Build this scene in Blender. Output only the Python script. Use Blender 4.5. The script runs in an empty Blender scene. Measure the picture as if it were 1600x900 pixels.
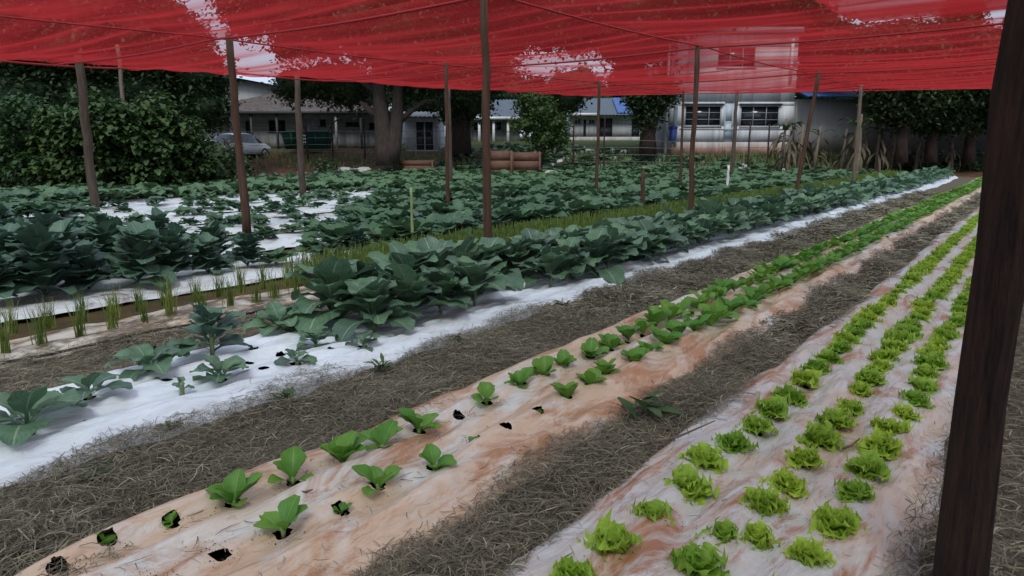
import bpy, math, random
import numpy as np
from mathutils import Matrix, Vector

R = math.radians
SC = bpy.context.scene
COL = SC.collection
RNG = random.Random(7)
NR = np.random.RandomState(11)

# ------------------------------------------------------------------ camera
EYE = 1.55
PITCH = math.atan(108 / 560.0)
YAW = math.atan(422 / math.hypot(560.0, 108.0))
ZOOM = 2.0             # the photograph's field of view fills the frame
cam_d = bpy.data.cameras.new('camera')
cam = bpy.data.objects.new('camera', cam_d)
COL.objects.link(cam)
cam.location = (0, 0, EYE)
cam.rotation_euler = (math.pi / 2 - PITCH, 0, YAW)
cam_d.sensor_width = 36
cam_d.lens = 36 * 560.0 * ZOOM / 1600.0
cam_d.clip_start = 0.05
cam_d.clip_end = 3000
SC.camera = cam

# ------------------------------------------------------------------ light
SUN_EL, SUN_AZ = 52, 150
w = bpy.data.worlds.new('World')
SC.world = w
w.use_nodes = True
nt = w.node_tree
bg = nt.nodes['Background']
bg.inputs['Strength'].default_value = 0.1
sky = nt.nodes.new('ShaderNodeTexSky')
sky.sky_type = 'NISHITA'
sky.sun_disc = False
sky.sun_elevation = R(SUN_EL)
sky.sun_rotation = R(SUN_AZ)
sky.air_density = 1.3
sky.dust_density = 3.0
tc = nt.nodes.new('ShaderNodeTexCoord')
mp = nt.nodes.new('ShaderNodeMapping')
mp.inputs['Scale'].default_value = (1, 1, 2.6)
nz = nt.nodes.new('ShaderNodeTexNoise')
nz.inputs['Scale'].default_value = 2.2
nz.inputs['Detail'].default_value = 7
cr = nt.nodes.new('ShaderNodeValToRGB')
cr.color_ramp.elements[0].position = 0.3
cr.color_ramp.elements[0].color = (4.6, 5.6, 7.6, 1)
cr.color_ramp.elements[1].position = 0.72
cr.color_ramp.elements[1].color = (6.6, 7.5, 9.2, 1)
mx = nt.nodes.new('ShaderNodeMixRGB')
mx.inputs[0].default_value = 0.85            # overcast: cloud layer over the blue
nt.links.new(tc.outputs['Generated'], mp.inputs[0])
nt.links.new(mp.outputs[0], nz.inputs['Vector'])
nt.links.new(nz.outputs[0], cr.inputs[0])
nt.links.new(sky.outputs[0], mx.inputs[1])
nt.links.new(cr.outputs[0], mx.inputs[2])
nt.links.new(mx.outputs[0], bg.inputs[0])
sd = bpy.data.lights.new('sun', 'SUN')
sd.energy = 1.5
sd.angle = R(20)
sd.color = (1, .97, .93)
so = bpy.data.objects.new('sun', sd)
COL.objects.link(so)
so.rotation_euler = (R(90 - SUN_EL), 0, R(180 - SUN_AZ))
SC.view_settings.view_transform = 'Standard'
SC.view_settings.look = 'None'
SC.view_settings.exposure = 0.4
SC.view_settings.gamma = 1
SC.cycles.transparent_max_bounces = 24
SC.cycles.max_bounces = 6

# ------------------------------------------------------------------ frames and terrain
CY, SY = math.cos(YAW), math.sin(YAW)
FH = np.array([-SY, CY])
RH = np.array([CY, SY])


def va(lat, s):
    """point from its sideways offset and distance along the viewing direction"""
    return float(RH[0] * lat + FH[0] * s), float(RH[1] * lat + FH[1] * s)


def at(px, s):
    return va((px - 800) / 570.3 * s, s)


def hz(py, s):
    return EYE + (342 - py) * s / 581.0


_TS = [-500, 30, 38, 42, 46, 60, 80, 140, 900]
_TZ = [0, 0, .12, .35, 1.45, 2.3, 3.0, 4.0, 9.0]


def T(x, y):
    s = np.asarray(x) * FH[0] + np.asarray(y) * FH[1]
    return np.interp(s, _TS, _TZ)


# ------------------------------------------------------------------ materials
def newmat(name):
    m = bpy.data.materials.new(name)
    m.use_nodes = True
    n = m.node_tree
    return m, n, n.nodes['Principled BSDF']


def N(n, kind, **kw):
    o = n.nodes.new('ShaderNode' + kind)
    for k, v in kw.items():
        if k in ('operation', 'blend_type', 'data_type', 'wave_type', 'noise_dimensions', 'feature', 'distance'):
            setattr(o, k, v)
        elif k.startswith('i') and k[1:].isdigit():
            o.inputs[int(k[1:])].default_value = v
        else:
            o.inputs[k].default_value = v
    return o


def noise(n, scale, detail=5, stretch=(1, 1, 1), rough=.6, coord='Object', dist=0.):
    tc = n.nodes.new('ShaderNodeTexCoord')
    mp = n.nodes.new('ShaderNodeMapping')
    mp.inputs['Scale'].default_value = stretch
    nz = N(n, 'TexNoise', Scale=scale, Detail=detail, Roughness=rough, Distortion=dist)
    n.links.new(tc.outputs[coord], mp.inputs[0])
    n.links.new(mp.outputs[0], nz.inputs['Vector'])
    return nz.outputs[0]


def ramp(n, src, stops):
    r = n.nodes.new('ShaderNodeValToRGB')
    e = r.color_ramp.elements
    while len(e) < len(stops):
        e.new(0.5)
    for k, (p, c) in enumerate(stops):
        e[k].position = p
        e[k].color = tuple(c) + (1,)
    n.links.new(src, r.inputs[0])
    return r.outputs[0]


def mixc(n, fac, a, b, mode='MIX'):
    m = n.nodes.new('ShaderNodeMixRGB')
    m.blend_type = mode
    for k, v in ((0, fac), (1, a), (2, b)):
        if hasattr(v, 'is_linked') or hasattr(v, 'links'):
            n.links.new(v, m.inputs[k])
        else:
            m.inputs[k].default_value = v if k == 0 else (tuple(v) + (1,) if len(v) == 3 else v)
    return m.outputs[0]


def bump(n, bs, src, strength, dist=.01):
    b = N(n, 'Bump', Strength=strength, Distance=dist)
    n.links.new(src, b.inputs['Height'])
    n.links.new(b.outputs[0], bs.inputs['Normal'])


def simple(name, c1, c2, scale=3, rough=.8, bscale=None, bstr=.3, bd=.02, stretch=(1, 1, 1), spec=.3):
    m, n, bs = newmat(name)
    n.links.new(ramp(n, noise(n, scale, 6, stretch), [(.3, c1), (.7, c2)]), bs.inputs['Base Color'])
    bs.inputs['Roughness'].default_value = rough
    bs.inputs['Specular IOR Level'].default_value = spec
    if bscale:
        bump(n, bs, noise(n, bscale, 6, stretch), bstr, bd)
    return m


def leafmat(name, c_dark, c_light, vein, vstr=.5, trans=.3, rough=.5, spec=.4, nside=9., varh=.04):
    m, n, bs = newmat(name)
    uv = n.nodes.new('ShaderNodeUVMap')
    sep = n.nodes.new('ShaderNodeSeparateXYZ')
    n.links.new(uv.outputs[0], sep.inputs[0])
    a = N(n, 'Math', operation='SUBTRACT', i1=.5)
    n.links.new(sep.outputs[0], a.inputs[0])
    au = N(n, 'Math', operation='ABSOLUTE')
    n.links.new(a.outputs[0], au.inputs[0])
    # midrib
    mr = N(n, 'Math', operation='LESS_THAN', i1=.022)
    n.links.new(au.outputs[0], mr.inputs[0])
    # side veins: v - |u| stripes
    t1 = N(n, 'Math', operation='MULTIPLY_ADD', i1=-.9)
    n.links.new(au.outputs[0], t1.inputs[0])
    n.links.new(sep.outputs[1], t1.inputs[2])
    t2 = N(n, 'Math', operation='MULTIPLY', i1=nside)
    n.links.new(t1.outputs[0], t2.inputs[0])
    t3 = N(n, 'Math', operation='FRACT')
    n.links.new(t2.outputs[0], t3.inputs[0])
    t4 = N(n, 'Math', operation='LESS_THAN', i1=.1)
    n.links.new(t3.outputs[0], t4.inputs[0])
    t5 = N(n, 'Math', operation='MULTIPLY', i1=.55)
    n.links.new(t4.outputs[0], t5.inputs[0])
    v = N(n, 'Math', operation='MAXIMUM')
    n.links.new(mr.outputs[0], v.inputs[0])
    n.links.new(t5.outputs[0], v.inputs[1])
    vs = N(n, 'Math', operation='MULTIPLY', i1=vstr)
    n.links.new(v.outputs[0], vs.inputs[0])
    base = ramp(n, noise(n, 9, 4), [(.3, c_dark), (.7, c_light)])
    oi = n.nodes.new('ShaderNodeObjectInfo')
    hs = N(n, 'HueSaturation', Saturation=1.0)
    mr1 = N(n, 'MapRange', i1=0., i2=1., i3=.5 - varh, i4=.5 + varh)
    n.links.new(oi.outputs['Random'], mr1.inputs[0])
    n.links.new(mr1.outputs[0], hs.inputs['Hue'])
    mr2 = N(n, 'MapRange', i1=0., i2=1., i3=1 + varh * 9, i4=1 - varh * 9)
    n.links.new(oi.outputs['Random'], mr2.inputs[0])
    n.links.new(mr2.outputs[0], hs.inputs['Value'])
    n.links.new(base, hs.inputs['Color'])
    c = mixc(n, vs.outputs[0], hs.outputs[0], vein)
    n.links.new(c, bs.inputs['Base Color'])
    bs.inputs['Roughness'].default_value = rough
    bs.inputs['Specular IOR Level'].default_value = spec
    bump(n, bs, v.outputs[0], .35, .006)
    tr = n.nodes.new('ShaderNodeBsdfTranslucent')
    n.links.new(c, tr.inputs[0])
    mxs = N(n, 'MixShader', i0=trans)
    n.links.new(bs.outputs[0], mxs.inputs[1])
    n.links.new(tr.outputs[0], mxs.inputs[2])
    n.links.new(mxs.outputs[0], n.nodes['Material Output'].inputs[0])
    return m


def sheetmat(name, white, lo, hi, rough=.34, grime=(.30, .14, .075), tint=(.5, .36, .29)):
    """plastic film: clean colour, a thin tint of dried soil in broad cloudy patches, darker clods and run-off streaks; lo and hi shift how much of each"""
    m, n, bs = newmat(name)
    n1 = noise(n, 1.5, 9, (1.5, .6, 1), .68, dist=.9)
    n2 = noise(n, 2.6, 11, (1.7, .6, 1), .72, dist=.7)
    n3 = noise(n, 26., 6, (1, .4, 1), .7)
    c = mixc(n, ramp(n, n1, [(lo - .05, (0, 0, 0)), (lo + .10, (1, 1, 1))]), white, tint)
    c = mixc(n, ramp(n, n2, [(hi - .03, (0, 0, 0)), (hi + .085, (.95, .95, .95))]), c, grime)
    c = mixc(n, 1.0, c, ramp(n, n3, [(.32, (.91, .90, .89)), (.6, (1, 1, 1))]), 'MULTIPLY')
    n.links.new(c, bs.inputs['Base Color'])
    bs.inputs['Roughness'].default_value = rough
    bs.inputs['Specular IOR Level'].default_value = .4
    w1 = noise(n, 6.0, 4, (2.6, .7, 1), .5, dist=1.2)
    bump(n, bs, w1, .4, .05)
    return m


MAT = {}
MAT['soil'] = simple('soil', (.045, .025, .016), (.11, .055, .033), 2.2, .95, 30, .6, .03)
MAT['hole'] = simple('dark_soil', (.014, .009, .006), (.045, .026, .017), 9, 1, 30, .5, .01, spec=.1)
MAT['wood'] = simple('pole_wood', (.045, .022, .014), (.11, .06, .04), 6, .9, 30, .6, .01, (4, 4, .4))
MAT['greywood'] = simple('weathered_wood', (.10, .075, .055), (.20, .16, .12), 6, .9, 30, .6, .01, (4, 4, .4))
MAT['brownwood'] = simple('rough_brown_pole', (.05, .036, .028), (.115, .085, .064), 5, .95, 24, .7, .02, (4, 4, .4))
MAT['nearwood'] = simple('split_dark_wood', (.010, .006, .005), (.075, .038, .024), 9, .9, 20, 1.0, .05, (6, 6, .5))
MAT['bark'] = simple('bark', (.028, .021, .017), (.075, .056, .044), 4, .95, 12, .8, .05, (3, 3, .6))
MAT['darkbark'] = simple('dark_bark', (.022, .014, .011), (.06, .04, .03), 4, .95, 12, .8, .05, (3, 3, .6))
MAT['lettuce'] = leafmat('lettuce_leaf', (.28, .47, .045), (.46, .66, .085), (.56, .66, .2), .3, .4, .5, .4, 7, .018)
MAT['romaine'] = leafmat('romaine_leaf', (.085, .24, .026), (.16, .36, .045), (.36, .48, .15), .5, .3, .45, .45, 7, .015)
MAT['collard'] = leafmat('collard_leaf', (.06, .135, .075), (.135, .235, .14), (.34, .44, .31), .75, .25, .45, .5, 9, .035)
MAT['kale'] = leafmat('broccoli_leaf', (.05, .115, .075), (.105, .19, .13), (.22, .31, .24), .7, .2, .5, .5, 9, .02)
MAT['cabbage'] = leafmat('cabbage_leaf', (.035, .095, .042), (.09, .18, .085), (.26, .34, .22), .5, .22, .5, .5, 8, .025)
MAT['stem'] = simple('plant_stem', (.16, .22, .08), (.30, .36, .17), 12, .6)
MAT['chive'] = leafmat('chive_blade', (.10, .15, .025), (.19, .25, .05), (.1, .2, .05), .1, .2, .5, .4, 3, .02)
MAT['weed'] = leafmat('weed_leaf', (.05, .10, .035), (.10, .16, .06), (.15, .2, .1), .3, .2, .6, .3, 5, .03)
MAT['grass'] = simple('far_grass', (.035, .07, .02), (.09, .11, .04), 3, .95, 20, .5, .05)
MAT['bush'] = leafmat('bush_leaf', (.02, .052, .014), (.06, .12, .03), (.14, .24, .08), .3, .25, .55, .4, 6, .02)
MAT['crown'] = leafmat('tree_leaf', (.022, .045, .018), (.05, .085, .03), (.06, .1, .04), .2, .2, .6, .3, 5, .02)
MAT['crown2'] = leafmat('tree_leaf_light', (.03, .07, .02), (.07, .12, .035), (.1, .15, .05), .2, .2, .6, .3, 5, .02)
MAT['dryleaf'] = leafmat('dry_leaf', (.07, .06, .038), (.16, .135, .085), (.2, .17, .11), .3, .15, .8, .2, 9, .03)
MAT['silver'] = sheetmat('silver_mulch_film', (.80, .84, .90), .60, .66, tint=(.64, .66, .70), grime=(.34, .29, .26))
MAT['silver2'] = sheetmat('field_mulch_film', (.70, .72, .74), .56, .57, tint=(.52, .48, .45), grime=(.17, .11, .08))
MAT['pink'] = sheetmat('stained_mulch_film', (.70, .68, .65), .43, .515, tint=(.67, .48, .345), grime=(.46, .22, .11))
MAT['grey'] = sheetmat('grey_mulch_film', (.62, .61, .61), .50, .54, tint=(.60, .47, .38), grime=(.40, .165, .075))
MAT['chivefilm'] = sheetmat('earthy_mulch_film', (.66, .58, .49), .50, .47, tint=(.52, .38, .27), grime=(.10, .065, .035))


def strawmat():
    m, n, bs = newmat('dry_straw')
    uv = n.nodes.new('ShaderNodeUVMap')
    sep = n.nodes.new('ShaderNodeSeparateXYZ')
    n.links.new(uv.outputs[0], sep.inputs[0])
    c = ramp(n, sep.outputs[0], [(0, (.06, .048, .032)), (.4, (.17, .145, .098)), (.75, (.31, .27, .18)), (1, (.56, .50, .34))])
    n.links.new(c, bs.inputs['Base Color'])
    bs.inputs['Roughness'].default_value = .85
    return m


MAT['straw'] = strawmat()
MAT['strawbase'] = simple('straw_litter', (.06, .045, .03), (.20, .16, .11), 38, .95, 60, .9, .03, (1, .45, 1))


def netmat(name='red_shade_net', k=.135):
    """woven net: the flatter one looks along it, the more threads lie in the way"""
    m, n, bs = newmat(name)
    out = n.nodes['Material Output']
    n.nodes.remove(bs)
    tr = n.nodes.new('ShaderNodeBsdfTransparent')
    tr.inputs[0].default_value = (.92, 1, .97, 1)
    df = n.nodes.new('ShaderNodeBsdfDiffuse')
    tl = n.nodes.new('ShaderNodeBsdfTranslucent')
    f1 = noise(n, .8, 6, (.35, 2.2, 1), .6, dist=.5)
    f2 = noise(n, 2.4, 6, (.25, 3.0, 1), .55, dist=.8)
    col = ramp(n, f2, [(.3, (.46, .030, .034)), (.7, (.60, .046, .050))])
    n.links.new(col, df.inputs[0])
    n.links.new(col, tl.inputs[0])
    m1 = N(n, 'MixShader', i0=.5)
    n.links.new(df.outputs[0], m1.inputs[1])
    n.links.new(tl.outputs[0], m1.inputs[2])
    g = n.nodes.new('ShaderNodeNewGeometry')
    dot = N(n, 'VectorMath', operation='DOT_PRODUCT')
    n.links.new(g.outputs['Normal'], dot.inputs[0])
    n.links.new(g.outputs['Incoming'], dot.inputs[1])
    ab = N(n, 'Math', operation='ABSOLUTE')
    n.links.new(dot.outputs['Value'], ab.inputs[0])
    mxx = N(n, 'Math', operation='MAXIMUM', i1=.07)
    n.links.new(ab.outputs[0], mxx.inputs[0])
    mr = N(n, 'MapRange', i1=.3, i2=.7, i3=-k * .72, i4=-k * 1.3)
    n.links.new(f1, mr.inputs[0])
    dv = N(n, 'Math', operation='DIVIDE')
    n.links.new(mr.outputs[0], dv.inputs[0])
    n.links.new(mxx.outputs[0], dv.inputs[1])
    ex = N(n, 'Math', operation='EXPONENT')
    n.links.new(dv.outputs[0], ex.inputs[0])
    m2 = N(n, 'MixShader')
    n.links.new(ex.outputs[0], m2.inputs[0])
    n.links.new(m1.outputs[0], m2.inputs[1])
    n.links.new(tr.outputs[0], m2.inputs[2])
    n.links.new(m2.outputs[0], out.inputs[0])
    return m


MAT['netdense'] = netmat('red_shade_net_folded', .42)
MAT['net'] = netmat()


def plain(name, c, rough=.6, metal=0., spec=.5):
    m, n, bs = newmat(name)
    n.links.new(ramp(n, noise(n, 7, 6), [(.3, tuple(k * .85 for k in c)), (.7, c)]), bs.inputs['Base Color'])
    bs.inputs['Roughness'].default_value = rough
    bs.inputs['Metallic'].default_value = metal
    bs.inputs['Specular IOR Level'].default_value = spec
    return m


def wallmat(name, top, low, zlow, zhigh):
    m, n, bs = newmat(name)
    tcn = n.nodes.new('ShaderNodeTexCoord')
    sep = n.nodes.new('ShaderNodeSeparateXYZ')
    n.links.new(tcn.outputs['Object'], sep.inputs[0])
    nn = noise(n, 1.6, 7, (1, 1, .4), .7)
    a = N(n, 'Math', operation='MULTIPLY_ADD', i1=.9)
    n.links.new(nn, a.inputs[0])
    n.links.new(sep.outputs[2], a.inputs[2])
    mr = N(n, 'MapRange', i1=zlow, i2=zhigh, i3=0., i4=1.)
    n.links.new(a.outputs[0], mr.inputs[0])
    c = mixc(n, mr.outputs[0], low, top)
    c = mixc(n, 1., c, ramp(n, noise(n, 3, 7, (2, 2, .35)), [(.3, (.8, .8, .78)), (.65, (1, 1, 1))]), 'MULTIPLY')
    n.links.new(c, bs.inputs['Base Color'])
    bs.inputs['Roughness'].default_value = .9
    return m


MAT['whitewall'] = wallmat('white_plaster', (.54, .56, .58), (.30, .17, .11), .35, 1.1)
MAT['greywall'] = wallmat('grey_plaster', (.30, .33, .32), (.20, .13, .09), .4, 1.0)
MAT['dirtywall'] = wallmat('mildewed_plaster', (.34, .34, .32), (.10, .09, .07), .4, 1.6)
MAT['endwall'] = wallmat('dark_grey_plaster', (.17, .16, .15), (.05, .045, .04), .4, 1.6)  # dark grey plaster, darker still towards the bottom
MAT['farwall'] = wallmat('pale_plaster', (.5, .5, .52), (.4, .36, .32), .1, .5)
MAT['tile'] = simple('old_clay_tile', (.06, .05, .045), (.15, .125, .11), 2.5, .9, 14, .5, .03)
MAT['greyroof'] = simple('fibre_cement_roof', (.16, .165, .17), (.30, .31, .32), 1.2, .85, 8, .3, .03)
MAT['darkroof'] = plain('dark_roof_edge', (.045, .047, .05), .7)
MAT['blueroof'] = plain('blue_roof_sheet', (.05, .12, .32), .6)
MAT['slateroof'] = plain('blue_grey_roof', (.09, .115, .14), .7)
MAT['greenroof'] = plain('green_grey_canopy', (.05, .11, .10), .6)
MAT['glass'] = plain('dark_window_glass', (.02, .024, .03), .15)
MAT['frame'] = plain('window_frame_paint', (.35, .36, .37), .6)
MAT['door'] = plain('dark_door_paint', (.03, .035, .045), .6)
MAT['paledoor'] = plain('pale_blue_door_paint', (.42, .50, .54), .6)
MAT['white'] = plain('white_paint', (.7, .7, .7), .4)
MAT['carwhite'] = plain('white_car_paint', (.8, .82, .85), .25)
MAT['carblack'] = plain('black_car_paint', (.010, .011, .013), .2)
MAT['rubber'] = plain('tyre_rubber', (.015, .015, .015), .85)
MAT['chrome'] = plain('steel', (.4, .4, .42), .35, .8)
MAT['tail'] = plain('red_lamp_plastic', (.35, .02, .02), .3)
MAT['skip'] = simple('green_skip_paint', (.012, .06, .04), (.025, .10, .065), 3, .6)
MAT['bin'] = plain('blue_plastic', (.03, .05, .22), .5)
MAT['sack'] = simple('pale_sacking', (.30, .29, .27), (.5, .48, .44), 6, .85, 18, .6, .04)
MAT['crate'] = simple('reddish_planks', (.09, .045, .03), (.18, .10, .065), 5, .85, 20, .4, .02, (1, 1, 6))
MAT['darkcloth'] = plain('dark_ground_cloth', (.012, .011, .012), .9)
MAT['wire'] = plain('galvanised_wire', (.2, .2, .2), .5, .6)
MAT['hose'] = plain('black_hose', (.02, .02, .02), .5)


def groundmat():
    m, n, bs = newmat('field_ground')
    tcn = n.nodes.new('ShaderNodeTexCoord')
    soil = ramp(n, noise(n, 1.6, 9), [(.3, (.055, .028, .019)), (.7, (.14, .068, .042))])
    grass = ramp(n, noise(n, 5, 8), [(.3, (.035, .055, .018)), (.7, (.085, .105, .035))])
    f = ramp(n, noise(n, .09, 5), [(.46, (0, 0, 0)), (.53, (1, 1, 1))])
    # lawn takes over beyond the dirt yard
    mpn = n.nodes.new('ShaderNodeSeparateXYZ')
    n.links.new(tcn.outputs['Object'], mpn.inputs[0])
    s1 = N(n, 'Math', operation='MULTIPLY', i1=float(FH[0]))
    n.links.new(mpn.outputs[0], s1.inputs[0])
    s2 = N(n, 'Math', operation='MULTIPLY_ADD', i1=float(FH[1]))
    n.links.new(mpn.outputs[1], s2.inputs[0])
    n.links.new(s1.outputs[0], s2.inputs[2])
    nn = noise(n, .35, 6)
    s3 = N(n, 'Math', operation='MULTIPLY_ADD', i1=10.)
    n.links.new(nn, s3.inputs[0])
    n.links.new(s2.outputs[0], s3.inputs[2])
    far = N(n, 'MapRange', i1=53., i2=55., i3=0., i4=1.)
    n.links.new(s3.outputs[0], far.inputs[0])
    mxf = N(n, 'Math', operation='MAXIMUM')
    mm = N(n, 'Math', operation='MULTIPLY', i1=.35)
    n.links.new(f, mm.inputs[0])
    n.links.new(mm.outputs[0], mxf.inputs[0])
    n.links.new(far.outputs[0], mxf.inputs[1])
    n.links.new(mixc(n, mxf.outputs[0], soil, grass), bs.inputs['Base Color'])
    bs.inputs['Roughness'].default_value = .97
    bs.inputs['Specular IOR Level'].default_value = .1
    bump(n, bs, noise(n, 14, 8), .7, .05)
    return m


MAT['ground'] = groundmat()


# ------------------------------------------------------------------ mesh helpers
class MB:
    """collects quads and triangles, then links them as ONE mesh object"""

    def __init__(self):
        self.v, self.q, self.t, self.uq, self.ut, self.n = [], [], [], [], [], 0

    def add(self, V, Q=None, UV=None, M=None, Tr=None):
        V = np.asarray(V, float)
        if M is not None:
            M = np.array(M)
            V = V @ M[:3, :3].T + M[:3, 3]
        if UV is None:
            UV = np.zeros((len(V), 2))
        UV = np.asarray(UV, float)
        self.v.append(V)
        if Q is not None and len(Q):
            Q = np.asarray(Q, int)
            self.q.append(Q + self.n)
            self.uq.append(UV[Q.ravel()])
        if Tr is not None and len(Tr):
            Tr = np.asarray(Tr, int)
            self.t.append(Tr + self.n)
            self.ut.append(UV[Tr.ravel()])
        self.n += len(V)
        return self

    def box(self, x0, x1, y0, y1, z0, z1, M=None):
        V = [(x, y, z) for z in (z0, z1) for y in (y0, y1) for x in (x0, x1)]
        Q = [(0, 2, 3, 1), (4, 5, 7, 6), (0, 1, 5, 4), (2, 6, 7, 3), (0, 4, 6, 2), (1, 3, 7, 5)]
        return self.add(V, Q, None, M)

    def tube(self, pts, rad, seg=8, cap=True, M=None, jit=0.):
        pts = [np.array(p, float) for p in pts]
        n = len(pts)
        if not hasattr(rad, '__len__'):
            rad = [rad] * n
        V, Q, Tr, UV = [], [], [], []
        for i, p in enumerate(pts):
            d = pts[min(i + 1, n - 1)] - pts[max(i - 1, 0)]
            d /= max(np.linalg.norm(d), 1e-9)
            a = np.cross(d, (0, 0, 1) if abs(d[2]) < .9 else (0, 1, 0))
            a /= np.linalg.norm(a)
            b = np.cross(d, a)
            for k in range(seg):
                th = 2 * math.pi * k / seg
                r = rad[i] * (1 + (RNG.uniform(-jit, jit) if jit else 0))
                V.append(p + r * (math.cos(th) * a + math.sin(th) * b))
                UV.append((k / seg, i / max(n - 1, 1)))
        for i in range(n - 1):
            for k in range(seg):
                k2 = (k + 1) % seg
                Q.append((i * seg + k, i * seg + k2, (i + 1) * seg + k2, (i + 1) * seg + k))
        if cap:
            for base in (0, (n - 1) * seg):
                V.append(pts[0] if base == 0 else pts[-1])
                UV.append((.5, .5))
                c = len(V) - 1
                for k in range(seg):
                    k2 = (k + 1) % seg
                    Tr.append((c, base + k2, base + k) if base == 0 else (c, base + k, base + k2))
        return self.add(V, Q, UV, M, Tr)

    def mesh(self, name, mat, smooth=False):
        me = bpy.data.meshes.new(name)
        V = np.concatenate(self.v)
        me.vertices.add(len(V))
        me.vertices.foreach_set('co', V.ravel())
        loops, sizes, uvs = [], [], []
        if self.q:
            q = np.concatenate(self.q)
            loops.append(q.ravel())
            sizes.append(np.full(len(q), 4))
            uvs.append(np.concatenate(self.uq))
        if self.t:
            t = np.concatenate(self.t)
            loops.append(t.ravel())
            sizes.append(np.full(len(t), 3))
            uvs.append(np.concatenate(self.ut))
        loops = np.concatenate(loops)
        sizes = np.concatenate(sizes)
        uvs = np.concatenate(uvs)
        me.loops.add(len(loops))
        me.loops.foreach_set('vertex_index', loops.astype(np.int32))
        me.polygons.add(len(sizes))
        st = np.zeros(len(sizes), np.int32)
        st[1:] = np.cumsum(sizes)[:-1]
        me.polygons.foreach_set('loop_start', st)
        me.polygons.foreach_set('loop_total', sizes.astype(np.int32))
        if smooth:
            me.polygons.foreach_set('use_smooth', np.ones(len(sizes), bool))
        ul = me.uv_layers.new(name='UVMap')
        ul.data.foreach_set('uv', uvs.ravel().astype(np.float32))
        me.update(calc_edges=True)
        me.materials.append(mat)
        return me

    def build(self, name, mat, parent=None, smooth=False):
        return link(name, self.mesh(name, mat, smooth), parent)


def link(name, me, parent=None, loc=None, rot=None, scale=None):
    o = bpy.data.objects.new(name, me)
    COL.objects.link(o)
    if parent is not None:
        o.parent = parent
    if loc is not None:
        o.location = loc
    if rot is not None:
        o.rotation_euler = rot
    if scale is not None:
        o.scale = (scale,) * 3 if not hasattr(scale, '__len__') else scale
    return o


def tag(o, label=None, cat=None, group=None, kind=None):
    if label:
        o['label'] = label
    if cat:
        o['category'] = cat
    if group:
        o['group'] = group
    if kind:
        o['kind'] = kind
    return o


def empty(name, loc, rz=0.):
    o = bpy.data.objects.new(name, None)
    COL.objects.link(o)
    o.location = loc
    o.rotation_euler = (0, 0, rz)
    o.empty_display_size = .2
    return o


_CNT = {}


def nth(key):
    """'third ' and so on for the first twenty of a kind in one place, then nothing"""
    _CNT[key] = _CNT.get(key, 0) + 1
    return ORD[_CNT[key] - 1] + ' ' if _CNT[key] <= 20 else 'further '


ORD = ['first', 'second', 'third', 'fourth', 'fifth', 'sixth', 'seventh', 'eighth', 'ninth', 'tenth', 'eleventh', 'twelfth', 'thirteenth',
       'fourteenth', 'fifteenth', 'sixteenth', 'seventeenth', 'eighteenth', 'nineteenth', 'twentieth']


# smooth 1-D noise for wavering edges
def wav(y, seed, amp=1., f=1.):
    r = np.random.RandomState(seed)
    o = 0
    for k in range(5):
        o = o + np.sin(np.asarray(y) * f * (.5 + k * .9) + r.uniform(0, 6.28)) / (1 + k)
    return o * amp * .5


# ------------------------------------------------------------------ ground
def grid(name, xs, ys, zf, mat, kind='structure', smooth=True):
    X, Y = np.meshgrid(xs, ys)
    Z = zf(X, Y)
    nx, ny = len(xs), len(ys)
    V = np.stack([X.ravel(), Y.ravel(), Z.ravel()], 1)
    i, j = np.meshgrid(np.arange(nx - 1), np.arange(ny - 1))
    a = (j * nx + i).ravel()
    Q = np.stack([a, a + 1, a + nx + 1, a + nx], 1)
    m = MB()
    m.add(V, Q)
    o = m.build(name, mat, None, smooth)
    if kind:
        tag(o, kind=kind)
    return o


gx = np.concatenate([np.linspace(-900, -90, 12), np.linspace(-80, 50, 100), np.linspace(60, 900, 12)])
gy = np.concatenate([np.linspace(-300, -20, 6), np.linspace(-15, 100, 100), np.linspace(120, 900, 12)])
grid('ground', gx, gy, lambda x, y: T(x, y) - .03 + .02 * np.sin(x * 1.3) * np.cos(y * 1.7), MAT['ground'])

# ------------------------------------------------------------------ beds: plastic film over raised soil
YEND = 44.5


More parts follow.
